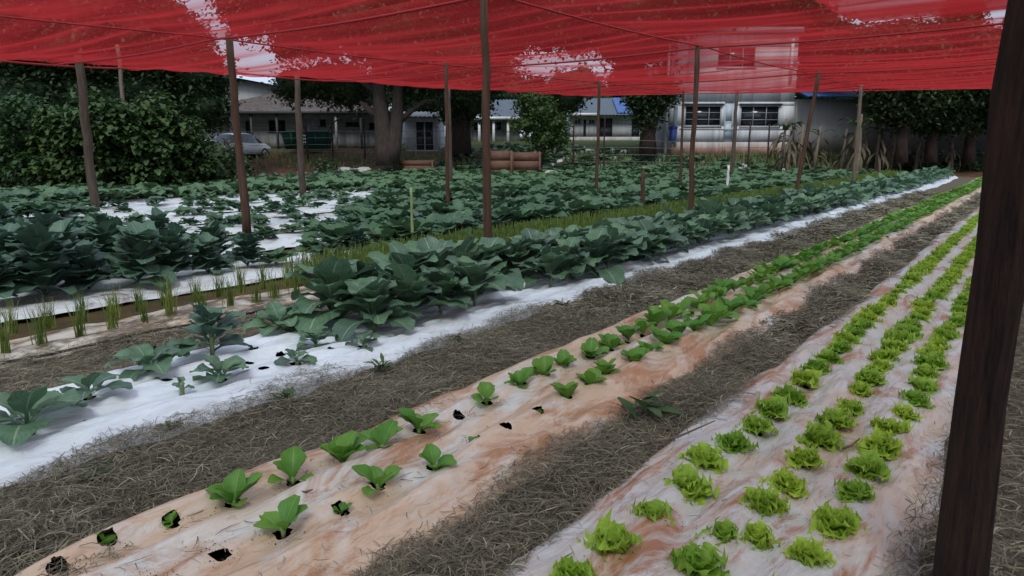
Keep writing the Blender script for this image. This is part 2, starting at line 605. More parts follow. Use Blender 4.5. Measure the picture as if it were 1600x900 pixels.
def bed(name, x0, x1, y0, y1, mat, label, holes=(), hr=.035, h=.09, seed=1, fine_to=8., edge=.05, cat='mulch sheet', wr=.011, dx=.016):
    """a raised bed under one sheet of plastic film, with real planting holes cut in it"""
    nx = max(8, int((x1 - x0) / dx))
    if holes:
        ys = np.concatenate([np.arange(y0, 5.8, .016), np.arange(5.8, 9, .04), np.arange(9, y1 + .01, .2)])
        fine_to = 5.7
    else:
        ys = np.arange(y0, y1 + .01, .15)
    u = np.linspace(0, 1, nx)
    Y, U = np.meshgrid(ys, u, indexing='ij')
    xa = x0 + wav(Y, seed, edge) + wav(Y, seed + 40, edge * .35, 5)
    xb = x1 + wav(Y, seed + 9, edge) + wav(Y, seed + 49, edge * .35, 5)
    X = xa + (xb - xa) * U
    prof = np.clip(np.minimum(U, 1 - U) / .16, 0, 1)
    prof = np.sin(prof * math.pi / 2) ** .8
    end = np.clip((Y - y0) / .3, 0, 1) * np.clip((y1 - Y) / .3, 0, 1)
    Z = T(X, Y) + .004 + h * prof * np.sin(end * math.pi / 2)
    r = np.random.RandomState(seed)
    for k in range(16):   # slack and wrinkles in the film, mostly running along the bed
        kx, ky = r.normal(0, 10 + k * 2), r.normal(0, 2 + k * .7)
        Z += wr * (1.1 / (1 + k * .25)) * np.sin(X * kx + Y * ky + r.uniform(0, 6.28) + 1.5 * np.sin(Y * r.uniform(.5, 2))) * (.3 + .7 * prof)
    ny = len(ys)
    V = np.stack([X.ravel(), Y.ravel(), Z.ravel()], 1)
    j, i = np.meshgrid(np.arange(ny - 1), np.arange(nx - 1), indexing='ij')
    a = (j * nx + i).ravel()
    Q = np.stack([a, a + 1, a + nx + 1, a + nx], 1)
    if len(holes):
        C = V[Q].mean(1)
        kill = np.zeros(len(Q), bool)
        for hx, hy in holes:
            if hy > fine_to:
                continue
            kill |= ((C[:, 0] - hx) ** 2 + (C[:, 1] - hy) ** 2) < hr ** 2
            d = np.hypot(V[:, 0] - hx, V[:, 1] - hy)
            near = (d < hr * 1.5) & (d > 1e-4)
            ring_ = (np.abs(d - hr) < .0095) & (d > 1e-4)
            rr_ = hr * (1 + .1 * np.sin(3 * np.arctan2(V[:, 1] - hy, V[:, 0] - hx) + hx * 40))
            V[ring_, 0] = hx + (V[ring_, 0] - hx) / d[ring_] * rr_[ring_]
            V[ring_, 1] = hy + (V[ring_, 1] - hy) / d[ring_] * rr_[ring_]
            V[:, 2] -= np.where(near, .012 * (1 - d / (hr * 1.5)), 0)
        Q = Q[~kill]
    m = MB()
    m.add(V, Q)
    o = m.build(name, mat, None, True)
    tag(o, label, cat)
    return o


def bedz(x, y, h=.09):
    return float(T(x, y)) + h


L1 = [(-1.17, 1.66), (-1.17, 1.93), (-1.14, 2.19), (-1.12, 2.47), (-1.12, 2.79), (-1.15, 3.07), (-1.11, 3.37), (-1.10, 3.67), (-1.11, 3.97), (-1.09, 4.24), (-1.1, 4.62), (-1.12, 4.93), (-1.1, 5.24), (-1.09, 5.55)]
L2 = [(-.83, 1.92), (-.83, 2.22), (-.84, 2.49), (-.73, 2.54), (-.79, 2.81), (-.78, 3.08), (-.78, 3.39), (-.78, 3.69), (-.77, 3.99), (-.76, 4.27), (-.78, 4.62), (-.78, 4.92), (-.77, 5.2), (-.78, 5.5)]
L3 = [(-.54, 2.22), (-.54, 2.53), (-.52, 2.84), (-.51, 3.16), (-.52, 3.45), (-.51, 3.75), (-.51, 4.05), (-.5, 4.33), (-.48, 4.63), (-.49, 4.93), (-.5, 5.25), (-.5, 5.53)]
ROM = [(-2.59, 1.54), (-2.57, 1.82), (-2.24, 1.53), (-2.53, 2.07), (-2.51, 2.31), (-2.21, 2.0), (-2.52, 2.58), (-2.14, 2.29), (-2.51, 3.14),
       (-2.52, 3.5), (-2.5, 3.74), (-2.52, 4.0), (-2.5, 4.32), (-2.14, 3.44), (-2.17, 3.76), (-2.21, 4.02), (-2.16, 4.34), (-2.19, 4.63),
       (-2.48, 4.6), (-2.49, 4.9), (-2.51, 5.2)]
ROMS = [(-2.66, 1.31), (-2.18, 1.77), (-2.7, 1.08), (-2.19, 2.63), (-2.14, 3.14)]
ROMH = [(-2.29, 1.29), (-2.32, 1.05), (-2.51, 2.89), (-2.14, 2.84), (-2.68, .9)]
COLH = [(-4.15, 1.65), (-4.13, 1.89), (-4.42, 2.23), (-4.67, 3.04), (-4.4, 3.08), (-4.38, 2.81), (-4.1, 2.73), (-4.38, 3.63), (-4.09, 3.3), (-4.01, 3.85)]
COL0 = [(-4.2, 1.36), (-4.46, 1.78), (-4.66, 2.24), (-4.13, 2.44), (-4.04, 2.95), (-4.92, 3.45), (-4.3, 3.32), (-4.01, 3.53)]

bed('mulch_sheet', -1.46, -.24, -1.2, YEND, MAT['grey'], 'grey plastic mulch sheet with orange soil stains carrying three rows of frilly lettuce',
    [p for p in L1 + L2 + L3], .03, seed=3, wr=.009)
bed('mulch_sheet', -2.93, -1.79, .62, YEND, MAT['pink'], 'pale plastic mulch sheet stained orange with soil under two rows of young green lettuce',
    ROM + ROMS + ROMH, .034, seed=5, wr=.012)
bed('mulch_sheet', -5.12, -3.72, -.6, YEND, MAT['silver'], 'silvery white plastic mulch sheet with round planting holes under the long collard row',
    COLH + COL0 + [(-4.65, 2.69)], .036, seed=7, edge=.07)
bed('mulch_sheet', -6.6, -5.88, -1, YEND, MAT['chivefilm'], 'narrow earthy mulch sheet half covered in brown soil under the chives',
    [], seed=9, h=.07, dx=.05, edge=.05)
FB = []
for k in range(9):
    x1 = -7.5 - 2.3 * k + (.1 if k == 1 else 0)
    FB.append((x1 - 1.5, x1))
    nm = ['the chives', 'the nearest cabbage sheet'] + ['soil'] * 20
    lab = ['white plastic mulch sheet just behind the chive row, under the big dark broccoli plants',
           'white mulch sheet in front of the leaning post in the left field',
           'white plastic mulch sheet just behind the leaning post in the left field',
           'white mulch sheet in the left cabbage field, second behind the leaning post',
           'white mulch sheet in the left cabbage field, third behind the leaning post',
           'white mulch sheet in the left cabbage field, fourth behind the leaning post',
           'white mulch sheet far back in the left field, third from the yard',
           'white mulch sheet far back in the left field, second from the yard',
           'last white mulch sheet of the left field beside the yard and the bushes'][k]
    bed('mulch_sheet', x1 - 1.5, x1, .3 if k < 3 else 3, YEND - .5 * k, MAT['silver2'], lab, [], seed=20 + k, dx=.1, fine_to=1, edge=.08)

# dark soil seen through the holes of the three near sheets
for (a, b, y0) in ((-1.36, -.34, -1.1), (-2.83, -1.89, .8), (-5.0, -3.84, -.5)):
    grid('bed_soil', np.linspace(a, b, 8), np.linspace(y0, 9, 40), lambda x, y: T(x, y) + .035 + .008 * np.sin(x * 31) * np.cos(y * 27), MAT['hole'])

# straw paths
PATHS = [(-1.86, -1.40, -1.5), (-3.80, -2.87, -2.5), (-6.0, -5.04, -2)]
for a, b, y0 in PATHS:
    grid('straw_path', np.linspace(a, b, 10), np.concatenate([np.arange(y0, 12, .08), np.arange(12, YEND + 1, .5)]),
         lambda x, y: T(x, y) + .012 + .015 * np.sin(x * 17 + 2 * np.sin(y * 3)) * np.sin(y * 11), MAT['strawbase'])
grid('straw_path', np.linspace(-.3, .75, 10), np.arange(-1.5, YEND, .2), lambda x, y: T(x, y) + .012 + .012 * np.sin(x * 17) * np.sin(y * 9), MAT['strawbase'])


def blades(n, xf, yf, zf, lmin, lmax, wd, tilt=.25):
    """loose straws: bent three-segment blades"""
    x, y = xf(n), yf(n)
    th = NR.uniform(0, 2 * math.pi, n)
    el = np.abs(NR.normal(0, tilt, n))
    L = NR.uniform(lmin, lmax, n)
    k = NR.normal(0, .75, n)
    z = zf(x, y)
    w_ = wd * NR.uniform(.6, 1.6, n)
    P = []
    t0 = 0
    px, py, pz = x, y, z
    pts = [(px, py, pz)]
    for s in range(3):
        a = th + k * (s - 1) * .5
        px = px + np.cos(a) * L / 3 * np.cos(el)
        py = py + np.sin(a) * L / 3 * np.cos(el)
        pz = pz + L / 3 * np.sin(el) * (1.2 - s * .9)
        pts.append((px, py, pz))
    V = []
    for s, p in enumerate(pts):
        nx_, ny_ = -np.sin(th), np.cos(th)
        ww = w_ * (.5 if s in (0, 3) else 1)
        V.append(np.stack([p[0] + nx_ * ww, p[1] + ny_ * ww, p[2] + .3 * ww], 1))
        V.append(np.stack([p[0] - nx_ * ww, p[1] - ny_ * ww, p[2] - .3 * ww], 1))
    V = np.stack(V, 1).reshape(-1, 3)
    base = (np.arange(n) * 8)[:, None, None]
    Q = base + np.array([[[0, 1, 3, 2], [2, 3, 5, 4], [4, 5, 7, 6]]])
    c = np.clip(NR.beta(1.6, 2.4, n), 0, 1)
    UV = np.repeat(np.stack([c, np.zeros(n)], 1), 8, 0)
    return V, Q.reshape(-1, 4), UV


def clump(y, x, seed):
    return wav(y * 3 + x * 7, seed) * .5


for i, (a, b, y0) in enumerate(PATHS):
    wdt = b - a
    m = MB()

    def xf(n, a=a, b=b):
        u = NR.uniform(-.10, 1.10, n)
        return a + (b - a) * u
    zf = lambda x, y, a=a, b=b: T(x, y) + .02 + NR.uniform(0, .05, len(x)) * (1 + .6 * np.sin(x * 6 + y * 2.3)) + .02 * np.sin(y * 5)
    near0 = [.2, 0, 1.5][i]
    d = [1.0, 1.0, .5][i]
    m.add(*blades(int(26000 * wdt * 2.2 * d), xf, lambda n: NR.uniform(y0 + .3, 5.5, n), zf, .035, .14, .0012))
    m.add(*blades(int(9000 * wdt * 2 * d), xf, lambda n: NR.uniform(5.5, 12, n), zf, .08, .2, .003))
    m.add(*blades(int(6000 * wdt * 2 * d), xf, lambda n: NR.uniform(12, 30, n), zf, .1, .25, .006))
    o = m.build('straw_litter', MAT['straw'])
    tag(o, ['dry straw strewn over the path between the two lettuce sheets', 'dry straw strewn over the wide path beside the silvery collard sheet',
            'dry straw and weeds strewn between collard row and chive row'][i], 'straw', kind='stuff')
m = MB()
m.add(*blades(15000, lambda n: NR.uniform(-.32, .9, n), lambda n: NR.uniform(.8, 9, n), lambda x, y: T(x, y) + .02 + NR.uniform(0, .07, len(x)), .05, .17, .0017))
m.add(*blades(900, lambda n: NR.normal(-.12, .07, n), lambda n: NR.normal(2.95, .16, n), lambda x, y: T(x, y) + .04 + NR.uniform(0, .12, len(x)), .05, .15, .0022, .6))
tag(m.build('straw_litter', MAT['straw']), 'dry straw heaped around the foot of the thick near post', 'straw', kind='stuff')
m = MB()
m.add(*blades(2600, lambda n: NR.uniform(-3.2, -2.6, n), lambda n: NR.uniform(.3, 1.1, n), lambda x, y: T(x, y) + .02 + NR.uniform(0, .06, len(x)), .06, .2, .0018, .35))
m.add(*blades(260, lambda n: NR.uniform(-2.8, -1.9, n), lambda n: NR.uniform(.9, 3.2, n), lambda x, y: T(x, y) + .098 + NR.uniform(0, .01, len(x)), .04, .12, .0012, .05))
m.add(*blades(160, lambda n: NR.uniform(-1.4, -.4, n), lambda n: NR.uniform(1.2, 4.2, n), lambda x, y: T(x, y) + .098 + NR.uniform(0, .01, len(x)), .03, .1, .0011, .05))
tag(m.build('straw_litter', MAT['straw']), 'loose straws blown onto the near end of the lettuce sheets', 'straw', kind='stuff')


# crumbs of soil splashed on the sheets, thickest round the planting holes
m = MB()
hol = np.array(L1 + L2 + L3 + ROM + ROMS + ROMH + ROMH)
nn_ = 3600
hp = hol[NR.randint(0, len(hol), nn_)]
rr_ = .03 + np.abs(NR.normal(0, .055, nn_))
aa_ = NR.uniform(0, 6.28, nn_)
cx_, cy_ = hp[:, 0] + rr_ * np.cos(aa_), hp[:, 1] + rr_ * np.sin(aa_)
sz_ = .0018 + .0035 * NR.beta(1, 4, nn_)
tet = np.array([(1, 0, 0), (-.5, .87, 0), (-.5, -.87, 0), (0, 0, 1.2)])
V = np.stack([cx_, cy_, T(cx_, cy_) + .094], 1)[:, None, :] + tet[None] * sz_[:, None, None] * NR.uniform(.6, 1.5, (nn_, 4, 1))
m.add(V.reshape(-1, 3), None, None, None, (np.arange(nn_)[:, None, None] * 4 + np.array([(0, 1, 3), (1, 2, 3), (2, 0, 3)])).reshape(-1, 3))
tag(m.build('soil_crumbs', MAT['soil']), 'crumbs of red soil scattered round the planting holes of the lettuce sheets', 'soil', kind='stuff')


# ------------------------------------------------------------------ leaves and plants
def leaf(L, W, rise=.9, droop=.8, nseg=7, m=2, pet=.18, amp=.1, freq=3.5, cup=.25, ph=0., shape=1.0, tip=.3, twist=0., endw=.28):
    """one leaf growing from the origin along +Y; returns vertices, quads and uv"""
    V, UV = [], []
    y = z = 0.
    for i in range(nseg + 1):
        t = i / nseg
        if i:
            a = rise - droop * (t - .5 / nseg)
            y += math.cos(a) * L / nseg
            z += math.sin(a) * L / nseg
        a = rise - droop * t
        if t < pet:
            wd = .10 + .05 * t
        else:
            q = (t - pet) / (1 - pet)
            wd = max(.04, math.sin(math.pi * (q ** shape * (1 - tip * .5) + tip * .12)) ** .75)
            if i == nseg:
                wd = endw
        wd *= W
        nrm = (-math.sin(a), math.cos(a))
        for j in range(-m, m + 1):
            u = j / m
            dz = cup * wd * abs(u) ** 1.6
            rf = amp * W * (abs(u) ** 2) * math.sin(freq * t * 6.28 + ph + (1.7 if u < 0 else 0)) * (1 if t > pet else 0)
            rf += amp * .5 * W * abs(u) * math.sin(2.3 * freq * t * 6.28 + ph * 2 + u * 3) * (1 if t > pet else 0)
            h_ = dz + rf + twist * u * wd
            xx = u * wd * (1 + .12 * math.sin(freq * 7 * t + ph + u))
            V.append((xx, y + nrm[0] * h_, z + nrm[1] * h_))
            UV.append((u * .5 + .5, t))
    c = 2 * m + 1
    Q = [(i * c + j, i * c + j + 1, (i + 1) * c + j + 1, (i + 1) * c + j) for i in range(nseg) for j in range(2 * m)]
    return V, Q, UV


def Mz(az, x=0, y=0, z=0, s=1., rx=0.):
    return Matrix.Translation((x, y, z)) @ Matrix.Rotation(az, 4, 'Z') @ Matrix.Rotation(rx, 4, 'X') @ Matrix.Scale(s, 4)


def frilly(seed):
    r = random.Random(seed)
    m = MB()
    for n_, L, rise, amp in ((7, .098, .35, .34), (7, .092, .75, .38), (6, .078, 1.1, .42), (4, .055, 1.35, .4)):
        o = r.uniform(0, 6)
        for k in range(n_):
            l = L * r.uniform(.75, 1.15)
            m.add(*leaf(l, l * .52, rise * r.uniform(.7, 1.3), r.uniform(.2, .8), 8, 3, .1, amp, r.uniform(3.4, 4.8), .25, r.uniform(0, 6), .6, .0, r.uniform(-.2, .2), .66),
                  M=Mz(o + k * 6.28 / n_ + r.uniform(-.3, .3), r.gauss(0, .008), r.gauss(0, .008)))
    return m.mesh('frilly_lettuce', MAT['lettuce'], True)


def romaine_leafmesh(seed):
    r = random.Random(seed)
    m = MB()
    m.add(*leaf(.16, .052, r.uniform(.95, 1.25), r.uniform(.4, .9), 7, 2, .2, .09, 1.4, .35, r.uniform(0, 6), 1.2, .0))
    return m.mesh('leaf', MAT['romaine'], True)


def romaine(seed, n=7, s=1.):
    r = random.Random(seed)
    m = MB()
    for k in range(n):
        l = r.uniform(.11, .17) * s
        m.add(*leaf(l, l * .33, r.uniform(.7, 1.35), r.uniform(.3, .9), 6, 2, .2, .1, 1.4, .3, r.uniform(0, 6), 1.2, .0),
              M=Mz(k * 2.4 + r.uniform(-.3, .3)))
    return m.mesh('young_lettuce', MAT['romaine'], True)


def collard_leafmesh(seed, mat='collard', L=.42):
    r = random.Random(seed)
    m = MB()
    m.add(*leaf(L, L * .34, 1.15, r.uniform(1.0, 1.7), 9, 3, .26, .11, 2.6, .22, r.uniform(0, 6), .85, .05, r.uniform(-.2, .2)))
    return m.mesh('leaf', MAT[mat], True)


def bigplant(seed, mat='collard', n=11, L=.4, nseg=6, m2=2, wid=.34, upright=1.1, name='collard_plant', hgt=.12):
    r = random.Random(seed)
    m = MB()
    for k in range(n):
        t = k / n
        l = L * r.uniform(.75, 1.1) * (1 - .35 * t)
        m.add(*leaf(l, l * wid, upright * r.uniform(.75, 1.1) + .35 * t - .1, r.uniform(.9, 1.7) - .5 * t, nseg, m2, .24, .12, 2.6, .22, r.uniform(0, 6), .85, .05,
                    r.uniform(-.25, .25)), M=Mz(k * 2.4 + r.uniform(-.35, .35), 0, 0, hgt * t + .02))
    return m.mesh(name, MAT[mat], True)


def put(me, name, x, y, z, s, label, cat, group=None, rz=None, tilt=.0, jitter=True):
    o = link(name, me, None, (x, y, z), (RNG.uniform(-tilt, tilt), RNG.uniform(-tilt, tilt), RNG.uniform(0, 6.28) if rz is None else rz), s)
    return tag(o, label, cat, group)


# --- frilly lettuce: three rows
FR = [frilly(k) for k in range(6)]
rows = [('left', L1, -1.11, 'the left row of the grey sheet'), ('middle', L2, -.78, 'the middle row of the grey sheet'), ('right', L3, -.5, 'the right row of the grey sheet')]
n_l = 0
rest = MB()
for rn, base, xr, where in rows:
    pts = list(base)
    y = pts[-1][1] + .29
    while y < YEND - .6:
        pts.append((xr + RNG.uniform(-.02, .02), y + RNG.uniform(-.02, .02)))
        y += .29
    for i, (x, y) in enumerate(pts):
        s = RNG.uniform(.86, 1.2)
        if i < 100:
            if i < 20:
                lab = 'frilly pale lettuce, %s from the camera in %s' % (ORD[i], where)
            elif i < 50:
                lab = nth('m' + where) + 'frilly pale lettuce in the middle stretch of ' + where
            else:
                lab = nth('f' + where) + 'frilly pale lettuce at the far end of ' + where
            put(FR[RNG.randrange(6)], 'lettuce', x, y, bedz(x, y) - .01, (s, s, s * 1.25), lab, 'lettuce',
                'frilly lettuces in %s' % where if i >= 20 else 'frilly lettuces on the grey sheet', tilt=.12)
            n_l += 1
        else:
            me = FR[RNG.randrange(6)]
            rest_pts = (x, y, s)
            r_ = random.Random(i)
            for k in range(7):
                rest.add(*leaf(.11, .05, .7, .6, 3, 1, .1, .3, 3, .3, k), M=Mz(k * .9 + r_.random(), x, y, bedz(x, y), s))
tag(rest.build('lettuce_row', MAT['lettuce'], None, True), 'far ends of the frilly lettuce rows where the plants merge', 'lettuce row', kind='stuff')

# --- young green lettuce: two rows on the stained sheet
RL = [romaine_leafmesh(k) for k in range(5)]
RM = [romaine(50 + k, 9, 1.1) for k in range(6)]
RS = [romaine(80 + k, 5, .5) for k in range(3)]


def romaine_thing(x, y, label, nleaf, s, seed):
    r = random.Random(seed)
    root = empty('young_lettuce', (x, y, bedz(x, y) - .015))
    tag(root, label, 'lettuce', 'young lettuces on the stained sheet')
    st = MB()
    st.tube([(0, 0, -.02), (0, 0, .035)], [.008, .011], 6)
    st.build('stem', MAT['stem'], root)
    a0 = r.uniform(0, 6)
    for k in range(nleaf):
        link('leaf', RL[k % 5], root, (0, 0, .008 * k * .3), (r.uniform(-.35, .25), 0, a0 + k * 2.4 + r.uniform(-.3, .3)), s * r.uniform(.75, 1.12))
    return root


romlab = ['young green lettuce at the near end of the left row, broad upright leaves', 'second young lettuce of the left row on the stained sheet',
          'young lettuce with two spreading leaves nearest in the right row of the stained sheet', 'rounded young lettuce, third in the left row of the stained sheet',
          'young lettuce with one tall leaf, fourth in the left row of the stained sheet', 'young lettuce with spread leaves, third plant of the right row beyond a tiny seedling',
          'young lettuce beside the straw path, fifth in the left row of the stained sheet', 'thin young lettuce with one upright leaf in the right row of the stained sheet',
          'young lettuce alone after the gap in the left row of the stained sheet']
for i, (x, y) in enumerate(ROM):
    if i < 9:
        romaine_thing(x, y, romlab[i], [7, 6, 5, 8, 6, 5, 7, 5, 6][i], [1.0, .95, .95, 1.0, .95, .9, .95, .8, .85][i], 300 + i)
    else:
        lr = 'left' if x < -2.35 else 'right'
        put(RM[i % 6], 'young_lettuce', x, y, bedz(x, y) - .01, .85, '%syoung lettuce in the loose middle group of the stained sheet, %s row'
            % (nth('rom' + lr), lr), 'lettuce', 'young lettuces on the stained sheet', tilt=.2)
sl = ['tiny seedling near the near left corner of the stained sheet', 'tiny seedling between the nearest larger lettuces of the right row', 'small seedling growing from a torn hole in orange dirt',
      'tiny seedling in the gap of the right row', 'tiny wilted seedling before the dense right row']
for i, (x, y) in enumerate(ROMS):
    put(RS[i % 3], 'seedling', x, y, bedz(x, y) - .01, [.75, .8, .9, .7, .8][i], sl[i], 'seedling', tilt=.3)
cnt = 0
for xr, nm in ((-2.5, 'left'), (-2.17, 'right')):
    y = 5.45 if xr < -2.3 else 4.9
    i = 0
    while y < YEND - .6:
        x = xr + RNG.uniform(-.03, .03)
        if i < 134:
            where = 'near stretch' if i < 15 else ('middle stretch' if i < 60 else 'far end')
            lab = '%syoung lettuce in the %s of the dense %s row, stained sheet' % (nth(where + nm), where, nm)
            put(RM[RNG.randrange(6)], 'young_lettuce', x, y, bedz(x, y) - .01, RNG.uniform(1.0, 1.3), lab, 'lettuce', 'dense %s row of young lettuces, %s' % (nm, where), tilt=.2)
        y += RNG.uniform(.24, .3)
        i += 1

# --- collard row on the silvery sheet
CL = [collard_leafmesh(k) for k in range(5)]
KL = [collard_leafmesh(30 + k, 'kale', .45) for k in range(4)]
CP = [bigplant(200 + k, 'collard', 17, .44) for k in range(6)]
CPL = [bigplant(230 + k, 'collard', 12, .42, 5, 1) for k in range(4)]


def leafy_thing(name, x, y, z, label, cat, group, meshes, matstem, nleaf, s, seed, h=.18, upr=0.):
    r = random.Random(seed)
    root = empty(name, (x, y, z))
    tag(root, label, cat, group)
    st = MB()
    st.tube([(0, 0, -.03), (.01, .0, h * .5), (0, .01, h)], [.016, .014, .011], 6)
    st.build('stem', MAT['stem'], root)
    a0 = r.uniform(0, 6)
    for k in range(nleaf):
        t = k / nleaf
        link('leaf', meshes[k % len(meshes)], root, (0, 0, h * (.15 + .8 * t)), (upr + 1.0 * t - .42 + r.uniform(-.2, .15), 0, a0 + k * 2.4 + r.uniform(-.3, .3)),
             s * r.uniform(.8, 1.12) * (1 - .3 * t))
    return root


cl0 = ['collard plant cut by the left edge at the near end of the silvery sheet', 'low collard plant with one broad fallen leaf on the silvery sheet',
       'collard plant with raised rounded leaves at the back edge of the silvery sheet', 'small spreading collard plant near the path edge of the silvery sheet',
       'small upright collard plant among empty holes', 'collard plant at the back of the sheet near the start of the dense row',
       'pale leaved collard plant before the dense row', 'little collard plant next to the straw path before the dense row']
for i, (x, y) in enumerate(COL0):
    leafy_thing('collard_plant', x, y, bedz(x, y), cl0[i], 'collard', 'collards on the silvery sheet', CL, None, [10, 7, 11, 9, 7, 12, 10, 7][i],
                [.9, .62, .78, .58, .42, .72, .55, .4][i], 400 + i, .04, -.22)
leafy_thing('broccoli_plant', -4.65, 2.69, bedz(-4.65, 2.69), 'leggy plant with a bare pale stem and blue green leaves among planting holes', 'broccoli', None, KL, None, 18, .72, 470, .26, -.1)
leafy_thing('seedling', -4.13, 2.17, bedz(-4.13, 2.17), 'small weedy seedling at the path edge of the silvery sheet', 'seedling', None, CL, None, 5, .22, 471, .06)
near_n = 0
for xr, nm, y in ((-4.85, 'back', 3.95), (-4.3, 'front', 3.9)):
    i = 0
    while y < YEND - .6:
        x = xr + RNG.uniform(-.07, .07)
        skip = (nm == 'front' and 5.6 < y < 6.1)
        if not skip:
            s = RNG.uniform(.95, 1.25) * (1.22 if nm == 'back' else 1.05)
            if y < 8.5:
                leafy_thing('collard_plant', x, y, bedz(x, y), 'large collard plant, %s in the %s line of the dense row' % (ORD[i], nm), 'collard',
                            'collards on the silvery sheet', CL, None, 17, s, 500 + i * 7 + (nm == 'back'), .2)
            else:
                where = 'before the second tall post' if y < 17 else ('beyond the second post' if y < 26 else ('beyond the leaning thin pole' if y < 35 else 'at the far end'))
                put((CP if y < 20 else CPL)[RNG.randrange(4)], 'collard_plant', x, y, bedz(x, y), s,
                    '%slarge collard, %s line of the dense row, %s' % (nth(nm + where), nm, where), 'collard', 'collards, %s line, %s' % (nm, where), tilt=.12)
        y += RNG.uniform(.38, .47)
        i += 1


# --- chives
def chive(seed, n=44, h=.36):
    r = random.Random(seed)
    m = MB()
    for k in range(n):
        a = r.uniform(0, 6.28)
        x, y = r.gauss(0, .025), r.gauss(0, .025)
        l = h * r.uniform(.6, 1.1)
        e = r.uniform(.05, .38)
        w_ = .005
        P = [(0, 0), (e * .3 * l, l * .5), (e * l, l * .95)]
        V, UV = [], []
        for i, (rr, zz) in enumerate(P):
            ww = w_ * (1 - .4 * i)
            cx, cy = x + math.cos(a) * rr, y + math.sin(a) * rr
            V += [(cx - math.sin(a) * ww, cy + math.cos(a) * ww, zz), (cx + math.sin(a) * ww, cy - math.cos(a) * ww, zz)]
            UV += [(.2, i / 2), (.8, i / 2)]
        m.add(V, [(0, 1, 3, 2), (2, 3, 5, 4)], UV)
    return m.mesh('chive_clump', MAT['chive'], True)


CH = [chive(k) for k in range(6)]
y = 1.6
i = 0
while y < 11.5:
    for xr, nm in ((-6.12, 'front'), (-6.7, 'back')):
        if nm == 'front' and 4.6 < y < 4.9:
            continue
        idx = ORD[i] if i < 20 else None
        lab = ('chive clump, %s from the camera in the %s line of the chive row' % (idx, nm)) if idx and y < 6 else \
            '%schive clump in the green strip behind the collards, %s line' % (nth('ch' + nm), nm)
        put(CH[RNG.randrange(6)], 'chive_clump', xr + RNG.uniform(-.04, .04), y, bedz(xr, y, .06), RNG.uniform(.75, 1.05), lab, 'chives',
            'chive clumps in the narrow row' if y < 6 else 'merged chive clumps, %s line' % nm)
    y += RNG.uniform(.24, .3) if y < 5 else .16
    i += 1
m = MB()
n = 24000
xx = NR.uniform(-7.0, -5.95, n)
yy = 5.0 + (YEND - 6) * NR.beta(1, 1.6, n)
hh = NR.uniform(.2, .36, n)
aa = NR.uniform(0, 6.28, n)
ee = NR.uniform(0, .35, n)
ww = .005 + yy * .0004
zz = T(xx, yy) + .06
ca, sa = np.cos(aa), np.sin(aa)
V = np.stack([np.stack([xx - sa * ww, yy + ca * ww, zz], 1), np.stack([xx + sa * ww, yy - ca * ww, zz], 1),
              np.stack([xx + ca * ee * hh + sa * ww * .5, yy + sa * ee * hh - ca * ww * .5, zz + hh], 1),
              np.stack([xx + ca * ee * hh - sa * ww * .5, yy + sa * ee * hh + ca * ww * .5, zz + hh], 1)], 1).reshape(-1, 3)
m.add(V, np.arange(n * 4).reshape(-1, 4), np.tile([(.2, 0), (.8, 0), (.7, 1), (.3, 1)], (n, 1)))
tag(m.build('chive_strip', MAT['chive'], None, True), 'dense bright green strip of merged chives running behind the collards', 'chives', kind='stuff')

# --- left fields: two lines of cabbages and kale per sheet
CB = [bigplant(260 + k, 'cabbage', 15, .36, 5, 2, .4, .85, 'cabbage_plant', .08) for k in range(6)]
CBL = [bigplant(280 + k, 'cabbage', 10, .36, 4, 1, .42, .85, 'cabbage_plant', .08) for k in range(4)]
KB = [bigplant(300 + k, 'kale', 46, .27, 5, 2, .38, 1.0, 'broccoli_plant', .30) for k in range(4)]
cand = []
for k, (a, b) in enumerate(FB):
    for q, xr in enumerate((a + .42, b - .42)):
        y = 1.0 if k < 3 else 3.5
        while y < YEND - .5 * k - .8:
            x = xr + RNG.uniform(-.08, .08)
            yj = y + RNG.uniform(-.06, .06)
            y += .46
            # sparse, young stretch round the leaning post, dense elsewhere
            sparse = (k == 0 and 5.3 < yj < 6.9) or (k == 1 and 5.2 < yj < 9.4) or (k == 2 and 4.5 < yj < 12) or (k == 3 and 5 < yj < 14.5) or (k in (4, 5) and 7 < yj < 18)
            if sparse and RNG.random() < .42:
                continue
            big = (k == 0 and yj < 5.3) or (k == 1 and yj < 5.2) or (k == 2 and yj < 4.5) or (k == 3 and yj < 5)
            cand.append((x, yj, k, q, sparse, big))


def infield(x, y):
    s = x * FH[0] + y * FH[1]
    lat = x * RH[0] + y * RH[1]
    return s > 1 and -.8 * s < lat < .72 * s


